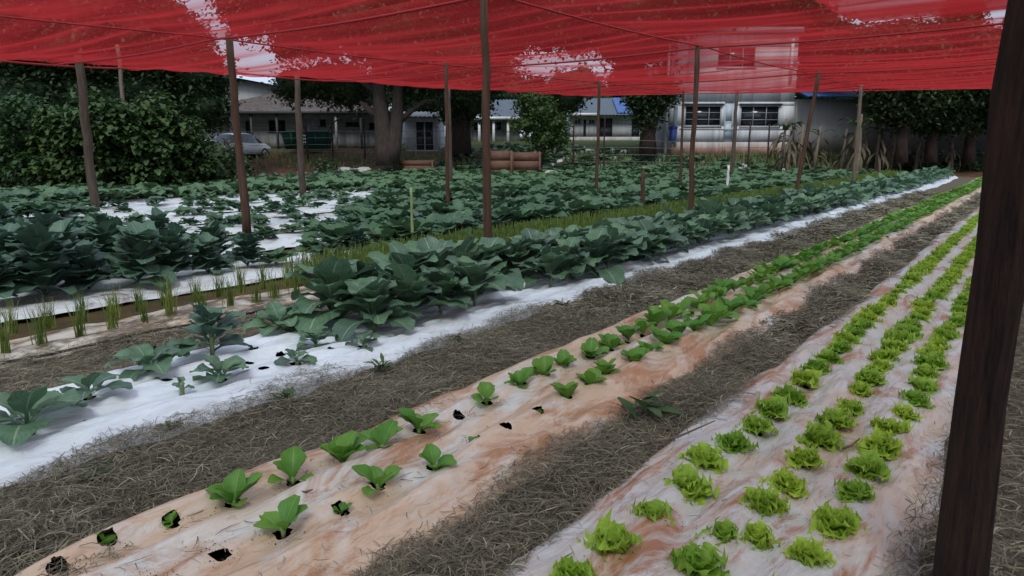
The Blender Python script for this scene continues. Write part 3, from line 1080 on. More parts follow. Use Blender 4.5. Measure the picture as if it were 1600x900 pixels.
cand.sort(key=lambda c: c[0] ** 2 + c[1] ** 2)
num = {'cabbage': 0, 'broccoli': 0}
restb = MB()
sheetname = ['the sheet behind the chives', 'the second sheet behind chives', 'the sheet behind the leaning post', 'the second sheet past leaning post',
             'the third sheet past leaning post', 'the fourth sheet past leaning post', 'the third sheet from the yard', 'the second sheet from the yard', 'the last sheet beside the yard']
for x, y, k, q, sparse, big in cand:
    if not infield(x, y):
        continue
    z = bedz(x, y, .08)
    kale = big or (k == 0 and 7 < y < 10 and RNG.random() < .3)
    s = RNG.uniform(.85, 1.2)
    stretch = 'near' if y < 8 else ('middle' if y < 20 else 'far')
    if kale:
        s *= (1.45 if y < 3.8 else 1.2) if big else .85
        num['broccoli'] += 1
        put(KB[RNG.randrange(4)], 'broccoli_plant', x, y, z, s, '%stall blue green broccoli plant, %s line of %s' % (nth('b%d%d' % (k, q)), ['back', 'front'][q], sheetname[k]), 'broccoli',
            'broccoli plants, %s line on %s' % (['back', 'front'][q], sheetname[k]), tilt=.12)
    else:
        if sparse:
            s *= .8
        elif k == 0 and 6.2 < y < 9.5:
            s *= 1.5
        else:
            s *= 1.4
        if num['cabbage'] < 296:
            num['cabbage'] += 1
            put((CB if y < 14 else CBL)[RNG.randrange(4)], 'cabbage_plant', x, y, z, s,
                '%s%s cabbage, %s stretch, %s line of %s' % (nth('c%d%d%d%s' % (k, q, sparse, stretch)), 'small' if sparse else 'leafy', stretch, ['back', 'front'][q], sheetname[k]), 'cabbage',
                'cabbages, %s stretch, %s line, %s, %s' % (stretch, ['back', 'front'][q], sheetname[k], 'sparse' if sparse else 'dense'), tilt=.15)
        else:
            r_ = random.Random(int(x * 1000 + y * 77))
            for kk in range(9):
                l = .36 * r_.uniform(.8, 1.15) * s
                restb.add(*leaf(l, l * .4, r_.uniform(.5, 1.3), 1.2, 3, 1, .15, .15, 2, .2, kk), M=Mz(kk * .9 + r_.random(), x, y, z))
tag(restb.build('cabbage_field', MAT['cabbage'], None, True), 'far part of the cabbage field where the plants merge into one green mass', 'cabbage field', kind='stuff')

# collards along the yard edge (last line before the dirt)
i = 0
for y in np.arange(13, 40, .75):
    x = -28.6 + RNG.uniform(-.3, .3)
    put(CPL[i % 4], 'collard_plant', x, float(y), bedz(x, y, 0), RNG.uniform(1.2, 1.6), nth('yc') + 'bushy collard plant in the back line along the dirt yard', 'collard', 'collards along the yard', tilt=.1)
    i += 1

# weeds in the paths
WD = []
for k in range(4):
    r = random.Random(900 + k)
    m = MB()
    for j in range(26):
        l = r.uniform(.05, .13)
        m.add(*leaf(l, l * .16, r.uniform(.2, 1.2), r.uniform(.2, .9), 3, 1, .15, .2, 3, .2, j, 1, .3), M=Mz(r.uniform(0, 6.28), r.gauss(0, .03), r.gauss(0, .03), r.uniform(0, .04)))
    WD.append(m.mesh('weed', MAT['weed'], True))
wp = [(-1.75, 3.66, 1.5, 'leafy green weed in the straw path between the two lettuce sheets'), (-3.45, 1.35, .8, 'small green weed in the straw near the silvery sheet, left side'),
      (-3.6, 2.55, .8, 'feathery weed at the edge of the silvery sheet, near the left'), (-3.62, 3.35, .9, 'feathery weed leaning over the edge of the silvery sheet'),
      (-3.66, 4.2, .8, 'grassy weed at the silvery sheet edge before the first dense collards'), (-3.75, 1.9, .7, 'low weed creeping on the corner of the silvery sheet'),
      (-5.3, 2.6, .8, 'weed in the straw behind the near collards'), (-5.5, 3.6, .9, 'weed between collards and chives'), (-3.7, 5.8, .8, 'weed by the collards opposite the loose lettuce group'),
      (-1.62, 5.6, .6, 'small weed by the grey sheet where the lettuces thicken')]
for i, (x, y, s, lab) in enumerate(wp):
    put(WD[i % 4], 'weed', x, y, .03, s, lab, 'weed')


# ------------------------------------------------------------------ posts
NETZ = lambda x, y: 3.42 + .0165 * np.asarray(y)


def post(x, y, z1, rad, label, lean=(0, 0), mat='wood', group=None, name='wooden_post', z0=None, seg=9):
    z0 = float(T(x, y)) - .1 if z0 is None else z0
    n = 9
    r = random.Random(int(x * 100 + y * 13))
    pts, rr = [], []
    for k in range(n):
        t = k / (n - 1)
        pts.append((x + lean[0] * (t - 1) * -1 * 0 + lean[0] * t + r.uniform(-.25, .25) * rad * 1.2, y + lean[1] * t + r.uniform(-.25, .25) * rad * 1.2, z0 + (z1 - z0) * t))
        rr.append(rad * (1.08 - .2 * t) * r.uniform(.93, 1.07))
    m = MB()
    m.tube(pts, rr, seg, True, None, .05)
    o = m.build(name, MAT[mat], None, True)
    return tag(o, label, 'post', group)


G = 'poles holding up the red shade net'
post(-5.85, 7.35, 3.42, .055, 'tall dark wooden pole rising from the collards at the middle of the picture', group=G)
post(-5.95, 14.3, 3.60, .055, 'tall thin pole in front of the white building, first window', group=G)
post(-6.0, 22.2, 3.80, .06, 'leaning pole with dark top near the dry banana plants', lean=(.35, .3), group=G)
post(-6.0, 30.1, 3.95, .07, 'far grey pole where the net dips, beside banana stems', mat='greywood', group=G)
post(-12.0, 7.85, 3.55, .075, 'leaning brown pole standing on bare soil in the left field', lean=(-.0, -.1), group=G)
post(-12.1, 13.65, 3.69, .05, 'thin pole behind the cabbages, between the big trunk and the middle pole', group=G)
post(-12.1, 21.1, 3.9, .055, 'thin reddish pole in front of the bungalow with blue roof patch', group=G)
post(-12.1, 27.9, 4.02, .055, 'thin pole just left of the first white building window', group=G)
post(*at(469, 17.3), 3.7, .10, 'thick brown pole in front of the broad leaved bushes at the left', mat='brownwood', group=G)
post(-18.6, 14.2, 3.82, .095, 'thick brown pole in front of the tiled bungalow', mat='brownwood', group=G)
post(-18.6, 21.1, 3.9, .095, 'thick brown pole right of the big tree trunk', mat='brownwood', group=G)
post(*at(973, 36), hz(296, 36), .09, 'dark grey post between the two windows of the white building', mat='brownwood')
post(-.072, 2.485, 3.5, .067, 'thick dark wooden post close to the camera at the right edge', group=G, seg=28, mat='nearwood')
post(.3, 9.5, 3.62, .07, 'dark pole beyond the near post, right of the lettuce rows', group=G)
post(.3, 16.8, 3.7, .07, 'distant dark pole at the right border of the net', group=G)
post(-7.55, 7.7, 1.0, .022, 'thin pale green stake standing in the cabbages left of the middle pole', mat='stem', name='plant_stake')
post(*at(970, 26), 1.0, .05, 'short white stake at the edge of the dark cabbages', mat='white', name='plant_stake')
post(*at(903, 17.5), 1.05, .055, 'short broken wooden stump among the cabbages', mat='wood', name='wooden_stump')


# ------------------------------------------------------------------ red net
def net():
    root = empty('shade_net', (0, 0, 3.4))
    tag(root, 'red translucent shade net stretched over all the vegetable beds', 'shade net')
    lines = [-7., .2, 7.4, 14.3, 22.1, 999]

    def xl(y):
        return np.interp(y, [-10, 7.5, 26.3, 40], [-22, -18.6, -16.0, -16])

    yfar = lambda x: 27.0 + (np.asarray(x) + 16.3) * .55
    XR = 5.0
    for i in range(5):
        nx, ny = 150, 42
        V = np.zeros((ny, nx, 3))
        for j in range(ny):
            v = j / (ny - 1)
            u = np.linspace(0, 1, nx)
            x = -16.3 + (XR + 16.3) * u
            y0 = np.full(nx, lines[i])
            y1 = np.full(nx, lines[i + 1]) if i < 4 else yfar(x)
            if i < 4:
                y1 = y1 + .12
            y = y0 + (y1 - y0) * v
            x = xl(y) + (XR - xl(y)) * u
            # net hangs between the cross ropes and rises to the poles
            sag = .13 * np.sin(math.pi * v) * (1 if i < 4 else .6)
            xs_ = np.abs(np.sin((x + 5.9) / 6.15 * math.pi))
            z = NETZ(x, y) - sag * (.55 + .45 * xs_) - .07 * xs_
            r = np.random.RandomState(60 + i)
            for k in range(9):
                ky = r.uniform(2, 9)
                kx = r.normal(0, .5)
                z = z + .014 / (1 + .2 * k) * np.sin(y * ky + x * kx + r.uniform(0, 6) + 1.4 * np.sin(x * r.uniform(.2, .7) + r.uniform(0, 6)))
            if i < 4:
                z = z - .09 * np.clip((v - .97) / .03, 0, 1)       # folded hem hanging under the next panel
            V[j, :, 0], V[j, :, 1], V[j, :, 2] = x, y, z - 3.4 + .004 * i
        a = (np.arange(ny - 1)[:, None] * nx + np.arange(nx - 1)).ravel()
        m = MB()
        m.add(V.reshape(-1, 3), np.stack([a, a + 1, a + nx + 1, a + nx], 1))
        m.build('net_panel', MAT['net'], root, True)
    # a second, overlapping width of net on the right
    nx, ny = 60, 60
    X, Y = np.meshgrid(np.linspace(-2.9, XR, nx), np.linspace(-6.8, 14.1, ny))
    X = X + .12 * np.sin(Y * .9)
    Z = NETZ(X, Y) - .0 + .02 * np.sin(Y * 3 + X) + .02 * np.sin(Y * 7.3 - X * .6) - 3.4 + .06
    a = (np.arange(ny - 1)[:, None] * nx + np.arange(nx - 1)).ravel()
    m = MB()
    m.add(np.stack([X.ravel(), Y.ravel(), Z.ravel()], 1), np.stack([a, a + 1, a + nx + 1, a + nx], 1))
    m.build('net_panel', MAT['netdense'], root, True)['label'] = 'doubled width of net, paler, at the upper right'
    # hems: the net rolled double along ropes
    def rope(pts, w_, name='hem'):
        m = MB()
        m.tube(pts, w_, 6)
        m.build(name, MAT['rope'], root, True)
    for i in range(1, 5):
        rope([(x, lines[i] + .08, float(NETZ(x, lines[i])) - 3.4 - .09 - .06 * abs(math.sin((x + 5.9) / 6.15 * math.pi))) for x in np.linspace(float(xl(lines[i])), XR, 40)], .02)
    for xr in (-5.93, -12.1, .25):
        rope([(xr, y, float(NETZ(xr, y)) - 3.4 - .05 - .05 * abs(math.sin((y - .2) / 7.2 * math.pi))) for y in np.linspace(-7, float(yfar(xr)), 60)], .016)
    rope([(float(xl(y)), y, float(NETZ(0, y)) - 3.4 - .05 - .05 * math.sin(y)) for y in np.linspace(-7, 27.2, 50)], .022)
    rope([(x, float(yfar(x)), float(NETZ(0, yfar(x))) - 3.4 - .07) for x in np.linspace(-16.3, XR, 50)], .022)


MAT['rope'] = plain('dark_red_rope', (.36, .015, .02), .8)
net()


# ------------------------------------------------------------------ trees
def crown(name, blobs, n, ls, mat, parent=None, seed=0, flat=.7, bunch=10, core=.72):
    """leaf clumps scattered through a few overlapping lobes, each clump a bunch of leaves"""
    r = np.random.RandomState(seed)
    vol = np.array([b[3] ** 2 for b in blobs], float)
    pick = r.choice(len(blobs), n // bunch, p=vol / vol.sum())
    B = np.array(blobs)
    d = r.normal(size=(len(pick), 3))
    d /= np.linalg.norm(d, axis=1)[:, None]
    rad = r.uniform(.2, 1.0, len(pick)) ** .5
    C = B[pick, :3] + d * (B[pick, 3] * rad)[:, None] * np.array([1, 1, flat])
    P = np.repeat(C, bunch, 0) + r.normal(size=(len(C) * bunch, 3)) * ls * .9
    k = len(P)
    a = r.uniform(0, 6.28, k)
    e = r.uniform(-1.1, .5, k)
    L = ls * r.uniform(.6, 1.3, k)
    W = L * r.uniform(.22, .36, k)
    dx, dy, dz = np.cos(a) * np.cos(e), np.sin(a) * np.cos(e), np.sin(e)
    dirv = np.stack([dx, dy, dz], 1)
    side = np.stack([-np.sin(a), np.cos(a), r.normal(0, .35, k)], 1)
    p0 = P
    p1 = P + dirv * (L * .5)[:, None] + side * W[:, None]
    p2 = P + dirv * L[:, None]
    p3 = P + dirv * (L * .5)[:, None] - side * W[:, None]
    V = np.stack([p0, p1, p2, p3], 1).reshape(-1, 3)
    UV = np.tile([(.5, 0), (1, .5), (.5, 1), (0, .5)], (k, 1))
    m = MB()
    m.add(V, np.arange(k * 4).reshape(-1, 4), UV)
    if core:
        for bx_, by_, bz_, br_ in blobs:      # opaque lump added inside each lobe to block sky specks between leaves
            nu, nv = 14, 9
            vv = []
            for i_ in range(nv + 1):
                for k_ in range(nu):
                    ph_, th_ = math.pi * i_ / nv, 6.2832 * k_ / nu
                    q_ = br_ * core * (1 + .16 * math.sin(3 * th_ + i_ + bx_) + .12 * math.sin(5 * ph_ + k_))
                    vv.append((bx_ + q_ * math.sin(ph_) * math.cos(th_), by_ + q_ * math.sin(ph_) * math.sin(th_), bz_ + q_ * flat * math.cos(ph_)))
            m.add(vv, [(i_ * nu + k_, (i_ + 1) * nu + k_, (i_ + 1) * nu + (k_ + 1) % nu, i_ * nu + (k_ + 1) % nu) for i_ in range(nv) for k_ in range(nu)])
    return m.build(name, MAT[mat], parent, False)


def tree(name, loc, trunk, limbs, blobs, n, ls, label, mat='crown', bark='bark', seed=0, cat='tree', bunch=10, flat=.7, group=None):
    root = empty(name, loc)
    tag(root, label, cat, group)
    m = MB()
    for pts, rr in trunk:
        m.tube(pts, rr, 10, True, None, .07)
    m.build('trunk', MAT[bark], root, True)
    if limbs:
        m = MB()
        for pts, rr in limbs:
            m.tube(pts, rr, 6)
        m.build('limbs', MAT[bark], root, True)
    if n:
        crown('crown', blobs, n, ls, mat, root, seed, flat, bunch)
    return root


def P3(px, py, s):
    x, y = at(px, s)
    return (x, y, hz(py, s))


def rel(p, o):
    return (p[0] - o[0], p[1] - o[1], p[2] - o[2])


def blob_px(lst, o):
    """lobes from (px, py, distance, radius in metres)"""
    return [rel(P3(px, py, s), o) + (r,) for px, py, s, r in lst]


# big dark tree at the left, beyond the bushes
s0 = 38.
o = at(500, s0) + (float(T(*at(500, s0))),)
tree('mango_tree', o, [([(0, 0, 0), (.2, 0, 2.5), (0, .2, 5.5), (.4, 0, 9)], [.5, .42, .34, .15])],
     [([(0, 0, 3), (2, 1, 5), (4, 2, 6)], [.2, .14, .05]), ([(0, 0, 3.5), (-2, -1, 5.5), (-4, -2, 6.5)], [.2, .14, .05])],
     blob_px([(470, 300, 38, 3.2), (520, 300, 38, 2.7), (558, 308, 38, 1.8), (420, 300, 37, 3.4), (480, 262, 38, 3.6), (522, 262, 38, 2.9), (558, 283, 38, 1.8), (546, 258, 38, 1.7), (538, 240, 38, 1.2),
              (490, 238, 38, 3.3), (430, 245, 38, 4.0), (455, 215, 39, 3.2), (508, 232, 38.5, 2.3), (380, 270, 38, 4.2), (400, 200, 39, 4), (340, 240, 40, 4), (340, 300, 38, 4)], o),
     170000, .29, 'huge dark mango tree filling the upper left behind the bushes', 'crown', 'darkbark', 1, flat=.85)
# tall tree with forked trunk behind the field, its crown over the bungalow
s0 = 39.
o = at(702, s0) + (float(T(*at(702, s0))) - .1,)
tk = lambda *q: [rel(P3(px, py, s0), o) for px, py in q]
tree('forked_tree', o, [(tk((702, 354), (701, 340), (700, 322), (698, 300), (697, 270), (690, 235)), [.62, .5, .44, .36, .32, .18]),
                        (tk((705, 352), (708, 338), (711, 318), (712, 300), (715, 270), (725, 235)), [.5, .42, .35, .3, .26, .16])],
     [(tk((711, 322), (722, 312), (732, 305), (742, 303)), [.2, .15, .1, .05]), (tk((698, 300), (680, 285), (655, 265), (630, 250)), [.22, .16, .12, .05]),
      (tk((697, 270), (670, 240), (640, 225)), [.2, .14, .05]), (tk((700, 318), (690, 312), (683, 305)), [.2, .2, .1])],
     blob_px([(640, 235, 39, 2.4), (612, 222, 39, 2.2), (596, 228, 38, 1.3), (600, 244, 38.5, 1.2), (660, 210, 39, 2.8), (620, 200, 39, 2.2), (690, 240, 39, 3.0), (650, 255, 39, 1.6), (630, 262, 39, 1.0), (720, 250, 39, 3.2), (730, 215, 39, 3.4),
              (690, 200, 39, 3), (655, 290, 42, 1.5), (675, 293, 42, 1.6), (632, 292, 42, 1.2), (722, 285, 40, 1.6), (750, 270, 40, 2.8), (660, 180, 39, 3), (740, 190, 39, 3.5)], o),
     100000, .27, 'tall forked tree with pale twin trunks beyond the field', 'crown', 'bark', 2, flat=.85)
# very dark tree right of it
s0 = 44.
o = at(760, s0) + (float(T(*at(760, s0))) - .1,)
tk = lambda *q: [rel(P3(px, py, s0), o) for px, py in q]
tree('dark_tree', o, [(tk((759, 345), (759, 325), (761, 300), (765, 270), (770, 240)), [.8, .62, .6, .5, .25])],
     [(tk((761, 300), (785, 280), (810, 265)), [.25, .18, .06]), (tk((761, 300), (745, 285), (735, 270)), [.25, .18, .06])],
     blob_px([(765, 300, 44, 1.9), (752, 308, 44, 1.1), (790, 245, 44, 3.0), (770, 275, 44, 2.3), (830, 235, 44, 3.2), (860, 225, 44, 3.4), (800, 215, 44, 4), (850, 255, 46, 1.3), (890, 235, 44, 3.2), (920, 225, 44, 3.0), (950, 222, 46, 3.2), (985, 220, 47, 3.6), (1010, 235, 48, 2.6), (1036, 256, 49, 2.3), (1030, 275, 49, 1.3), (960, 238, 52, 2.5), (880, 262, 46, 1.6), (905, 262, 46, 1.6), (925, 280, 46, 1.2), (890, 285, 47, 1.3),
              (770, 195, 44, 4), (840, 190, 44, 4), (900, 190, 44, 4), (800, 252, 44, 1.5), (820, 302, 47, 1.6), (842, 303, 47, 1.3)], o),
     120000, .28, 'broad tree with a black shaded trunk near the middle', 'crown', 'darkbark', 3, flat=.85)
# small leafy tree in front of the far lawn
s0 = 40.
o = at(822, s0) + (float(T(*at(822, s0))),)
tree('small_tree', o, [([(0, 0, 0), (.05, 0, 1.2), (0, 0, 2.6)], [.12, .1, .04])], [([(0, 0, .8), (.5, 0, 1.6), (.8, 0, 2.3)], [.06, .05, .02]), ([(0, 0, 1), (-.5, 0, 1.8), (-.7, 0, 2.6)], [.06, .05, .02])],
     blob_px([(822, 312, 40, 1.1), (812, 322, 40, .8), (833, 322, 40, .9), (826, 334, 40, .9), (838, 334, 40, .6), (818, 303, 40, .9)], o), 7000, .2, 'small bright green tree beside the plank planter', 'crown2', 'bark', 4, bunch=7)
# dark narrow trunk left of the white building
s0 = 43.
o = at(906, s0) + (float(T(*at(906, s0))) - .1,)
tk = lambda *q: [rel(P3(px, py, s0), o) for px, py in q]
tree('dark_tree', o, [(tk((906, 346), (906, 330), (908, 310), (910, 285)), [.55, .45, .55, .3])], [],
     blob_px([(906, 306, 43, .9), (912, 298, 43, 1.1), (900, 302, 43, .8), (905, 318, 43, .6)], o), 6000, .3, 'narrow dark tree touching the left corner of the white building', 'crown', 'darkbark', 5)
# trees at the right end
for i, (px, s0, lab, bl) in enumerate([
    (1105, 39, 'dark overhanging tree at the right, left trunk of the group', [(1098, 290, 39, 1.6), (1112, 300, 39, 1.5), (1100, 312, 39.5, 1.1), (1088, 304, 39.5, .8), (1062, 268, 44, 2.0), (1095, 262, 44, 1.9), (1090, 305, 39, .9), (1100, 270, 39, 1.8), (1080, 280, 40, 1.2)]),
    (1128, 40, 'dark overhanging tree at the right, middle trunk of the group', [(1128, 300, 40, 1.7), (1116, 315, 40, 1.0), (1136, 316, 40, 1.1), (1120, 285, 40, 2.0), (1140, 290, 40, 2.0), (1130, 265, 40, 2.0), (1145, 264, 44, 1.8), (1140, 240, 48, 1.2), (1122, 318, 40, .7)]),
    (1158, 41, 'dark overhanging tree at the right border of the picture', [(1158, 300, 41, 1.9), (1150, 316, 41, 1.2), (1168, 314, 41, 1.3), (1195, 312, 42, 1.6), (1225, 310, 42, 1.6), (1170, 285, 41, 2.2), (1182, 264, 42, 2.0), (1212, 262, 42, 2.2), (1240, 265, 42, 2.4), (1260, 300, 42, 3.0), (1150, 275, 41, 2.0), (1190, 300, 41, 2.3), (1225, 295, 41, 2.4)])]):
    o = at(px, s0) + (float(T(*at(px, s0))) - .2,)
    tk = lambda *q: [rel(P3(a, b, s0), o) for a, b in q]
    tree('shade_tree', o, [(tk((px, 352), (px - 1, 335), (px + 2, 315), (px, 295)), [.34, .27, .25, .16])],
         [(tk((px, 325), (px + 9, 313), (px + 15, 305)), [.1, .08, .04]), (tk((px, 328), (px - 7, 315), (px - 11, 306)), [.1, .08, .04])],
         blob_px(bl, o), 52000, .28, lab, 'crown', 'darkbark', 10 + i, group='shade trees at the right end')
# belt of trees beyond the houses
for i, (px, s, h, r_) in enumerate([(560, 85, 9, 5), (640, 90, 7.5, 5), (680, 80, 8, 4.5), (730, 85, 10, 5.5), (790, 92, 10, 5.5), (850, 95, 9, 6), (905, 90, 11, 6), (1060, 75, 10, 6), (1130, 72, 11, 6), (1200, 70, 11, 6), (470, 80, 10, 7)]):
    p = at(px, s)
    o = p + (float(T(*p)),)
    tree('background_tree', o, [([(0, 0, 0), (0, 0, h * .6)], [.4, .2])], [], [(0, 0, h * .65, r_ * .75), (r_ * .5, 0, h * .5, r_ * .6), (-r_ * .5, .5, h * .55, r_ * .6), (0, 0, h * .35, r_ * .6)],
         4500, .6, 'dark leafy tree standing behind the %s' % ['mango tree and cars', 'gabled hall, right side', 'tiled bungalow', 'white shed', 'verandah house, left', 'blue patched bungalow', 'narrow dark tree', 'low canopy building', 'right shade trees',
                                                     'right end wall', 'left bushes'][i], 'crown', 'darkbark', 30 + i, bunch=8, group='trees beyond the buildings')


# broad leaved bushes at the left
def bushmesh(seed, rx, h, n, ls):
    r = random.Random(seed)
    m = MB()
    lobes = [(r.uniform(-.75, .75) * rx, r.uniform(-.6, .6) * rx, h * r.uniform(.12, .84), rx * r.uniform(.22, .5)) for _ in range(16)]
    lobes.append((0, 0, h * .45, rx * .7))
    for k in range(n):
        lx, ly, lz, lr = lobes[r.randrange(len(lobes))]
        th, cp = r.uniform(0, 6.28), r.uniform(-.7, 1)
        sp = math.sqrt(1 - cp * cp)
        q = lr * r.uniform(.7, 1.08)
        x, y, z = lx + q * sp * math.cos(th), ly + q * sp * math.sin(th), lz + q * cp
        l = ls * r.uniform(.45, 1.25)
        m.add(*leaf(l, l * .4, r.uniform(-.3, .9), r.uniform(.6, 1.8), 2, 1, .1, .1, 2, .3, k, .8, .1), M=Mz(th - math.pi / 2 + r.uniform(-1.2, 1.2), x, y, max(z, .08)))
    return m


i = 0
for px, s, rx, h, lab in [(452, 27, 1.5, 3.2, 'broad leaved bush at the far left with bright young leaves'), (480, 26, 1.5, 3.7, 'tall broad leaved bush just right of the thick bent pole'),
                          (505, 26.5, 1.4, 4.0, 'tallest broad leaved bush with bright leaf tips'), (525, 27.5, 1.3, 3.7, 'broad leaved bush sloping towards the parked cars'),
                          (545, 28, 1.0, 2.2, 'low dark bush in front of the black car'), (428, 27, 1.7, 3.4, 'broad leaved bush beyond the left edge'), (588, 33, .6, 1.3, 'small yellowish shrub under the white car'),
                          (652, 38, .7, .9, 'low shrub on the dirt yard left of the pale sacks')]:
    p = at(px, s)
    root = empty('leafy_bush', p + (float(T(*p)),))
    tag(root, lab, 'bush', 'bushes along the left of the field')
    m = MB()
    for k in range(5):
        a = RNG.uniform(0, 6.28)
        m.tube([(0, 0, 0), (.3 * rx * math.cos(a), .3 * rx * math.sin(a), h * .4), (.6 * rx * math.cos(a), .6 * rx * math.sin(a), h * .75)], [.05, .035, .015], 5)
    m.build('stem', MAT['bark'], root)
    bushmesh(600 + i, rx, h, 2600 if h > 2 else 500, .27 if h > 2 else .18).build('foliage', MAT['bush'], root, True)
    i += 1
for k, px in enumerate(range(360, 590, 26)):
    p = at(px, 30.5)
    root = empty('dark_shrub', p + (0.,))
    tag(root, nth('ds') + 'dark shrub from the left, behind the broad leaved bushes', 'shrub', 'dark shrubs behind the bushes')
    m = MB()
    m.tube([(0, 0, 0), (0, 0, .8)], [.05, .03], 5)
    m.build('stem', MAT['darkbark'], root)
    crown('foliage', [(0, 0, .9, 1.2), (.4, 0, .5, .9), (-.5, .2, 1.2, .8 if px < 540 else .4)], 2600, .22, 'crown', root, 70 + k, .9, 8)

for k, px in enumerate(range(1092, 1250, 15)):
    p = at(px, 42.5)
    root = empty('dark_shrub', p + (float(T(*p)) - .1,))
    tag(root, nth('rs') + 'low dark shrub from the left at the foot of the right end wall', 'shrub', 'dark shrubs under the right shade trees')
    m = MB()
    m.tube([(0, 0, 0), (0, 0, .5)], [.05, .03], 5)
    m.build('stem', MAT['darkbark'], root)
    crown('foliage', [(0, 0, .35, .7), (.5, 0, .3, .6), (-.4, .2, .6, .5)], 1600, .2, 'crown', root, 170 + k, .8, 8)

# weeds and grasses on the bank in front of the buildings
m = MB()
n = 9000
lat = NR.uniform(-21, 26, n)
ss = 42.2 + 3.6 * NR.beta(1.5, 1.5, n)
bx, by = RH[0] * lat + FH[0] * ss, RH[1] * lat + FH[1] * ss
keep = (lat > 3) | (NR.random_sample(n) < .25)
bx, by = bx[keep], by[keep]
k_ = len(bx)
for q in range(1):
    a = NR.uniform(0, 6.28, k_)
    L_ = NR.uniform(.12, .5, k_)
    bz = T(bx, by)
    e = NR.uniform(.1, .7, k_)
    V = np.stack([np.stack([bx - np.sin(a) * .05, by + np.cos(a) * .05, bz], 1), np.stack([bx + np.sin(a) * .05, by - np.cos(a) * .05, bz], 1),
                  np.stack([bx + np.cos(a) * L_ * e, by + np.sin(a) * L_ * e, bz + L_], 1)], 1).reshape(-1, 3)
    m.add(V, None, np.tile([(.3, 0), (.7, 0), (.5, 1)], (k_, 1)), None, np.arange(k_ * 3).reshape(-1, 3))
tag(m.build('bank_weeds', MAT['weed']), 'rough dark weeds and grass covering the bank below the buildings', 'weeds', kind='stuff')


# banana / dry reed plants in front of the right wall
def banana(px, s, h, n, label, lean=0., dry=.7, seed=0, group='dry banana plants by the wall'):
    r = random.Random(seed)
    p = at(px, s)
    root = empty('banana_plant', p + (float(T(*p)),), YAW)
    tag(root, label, 'banana plant', group)
    m = MB()
    m.tube([(0, 0, 0), (lean * .5, 0, h * .35), (lean, 0, h * .9)], [.13, .10, .05], 7)
    m.build('stem', MAT['greywood'], root, True)
    for k in range(n * 2):
        l = h * r.uniform(.25, .5)
        d = MB()
        isdry = r.random() < dry
        hang = isdry
        d.add(*leaf(l, l * .06, -.3 if hang else 1.2, 1.2 if hang else 1.9, 6, 1, .08, .4, 2, .3, r.uniform(0, 6), .8, .2))
        ld = d.build('leaf', MAT['dryleaf' if isdry else 'bush'], root, True)
        zz = h * (r.uniform(.3, .7) if hang else .68)
        ld.location = (lean * zz / h * 1.4, 0, zz)
        ld.rotation_euler = (r.uniform(-.2, .2), 0, r.uniform(0, 6.28))
        if r.random() < .5:
            ld['label'] = 'withered leaf' if isdry else 'green leaf'
    return root


bl = [(1010, 40, 3.3, 13, .5, 'dry banana plant hiding the corner of the white building'), (1016, 38.5, 2.9, 11, .9, 'bushy dry banana clump by the blue canopy'), (1024, 39, 3.0, 9, .9, 'dry banana plant under the blue canopy, left'),
      (1036, 40, 2.9, 9, .8, 'thin drooping banana plant before the mildewed wall'), (1058, 40, 2.7, 6, .7, 'short drooping banana plant right of the mildewed wall stain'), (1066, 39, 3.6, 10, .8, 'tall banana stem near the far pole'),
      (1072, 38, 3.6, 10, .85, 'tallest withered banana plant near the far pole'), (1086, 40, 3.0, 11, .8, 'withered banana plant left of the shade trees'), (1096, 41, 2.8, 9, .9, 'withered banana plant beneath the shade trees'),
      (1116, 41.5, 2.5, 7, .9, 'withered reed clump between the dark trunks'), (1145, 41.5, 2.5, 7, .9, 'withered reed clump at the right end wall')]
for i, (px, s, h, n_, dr, lab) in enumerate(bl):
    banana(px, s, h, n_, lab, RNG.uniform(-.3, .3), dr, 700 + i)


# ------------------------------------------------------------------ buildings
def wall_panel(m, x0, x1, z0, z1, holes, y0=0., th=.2):
    xs = sorted({x0, x1, *[h[0] for h in holes], *[h[1] for h in holes]})
    zs = sorted({z0, z1, *[h[2] for h in holes], *[h[3] for h in holes]})
    for a, b in zip(xs, xs[1:]):
        run = None
        for c, d in zip(zs, zs[1:]):
            if any(h[0] < (a + b) / 2 < h[1] and h[2] < (c + d) / 2 < h[3] for h in holes):
                continue
            m.box(a, b, y0, y0 + th, c, d)


def window(root, x0, x1, z0, z1, cols, rowsn, y0=0., bars='frame', label=None):
    f = MB()
    t = .05
    f.box(x0, x1, y0 + .03, y0 + .1, z1 - t, z1).box(x0, x1, y0 + .03, y0 + .1, z0, z0 + t)
    f.box(x0, x0 + t, y0 + .03, y0 + .1, z0 + t, z1 - t).box(x1 - t, x1, y0 + .03, y0 + .1, z0 + t, z1 - t)
    fo = f.build('window', MAT[bars], root)
    if label:
        fo['label'] = label
    b = MB()
    for k in range(1, cols):
        xx = x0 + (x1 - x0) * k / cols
        b.box(xx - .02, xx + .02, y0 + .035, y0 + .075, z0 + t, z1 - t)
    for k in range(1, rowsn):
        zz = z0 + (z1 - z0) * k / rowsn
        b.box(x0 + t, x1 - t, y0 + .078, y0 + .095, zz - .015, zz + .015)
    if b.n:
        b.build('glazing_bars', MAT[bars], fo)
    g_ = MB()
    g_.box(x0 + .01, x1 - .01, y0 + .11, y0 + .13, z0 + .01, z1 - .01)
    g_.build('pane', MAT['glass'], fo)
    s_ = MB()
    s_.box(x0 - .05, x1 + .05, y0 - .06, y0 + .03, z0 - .07, z0 - .005)
    s_.build('sill', MAT[bars], fo)
    return fo


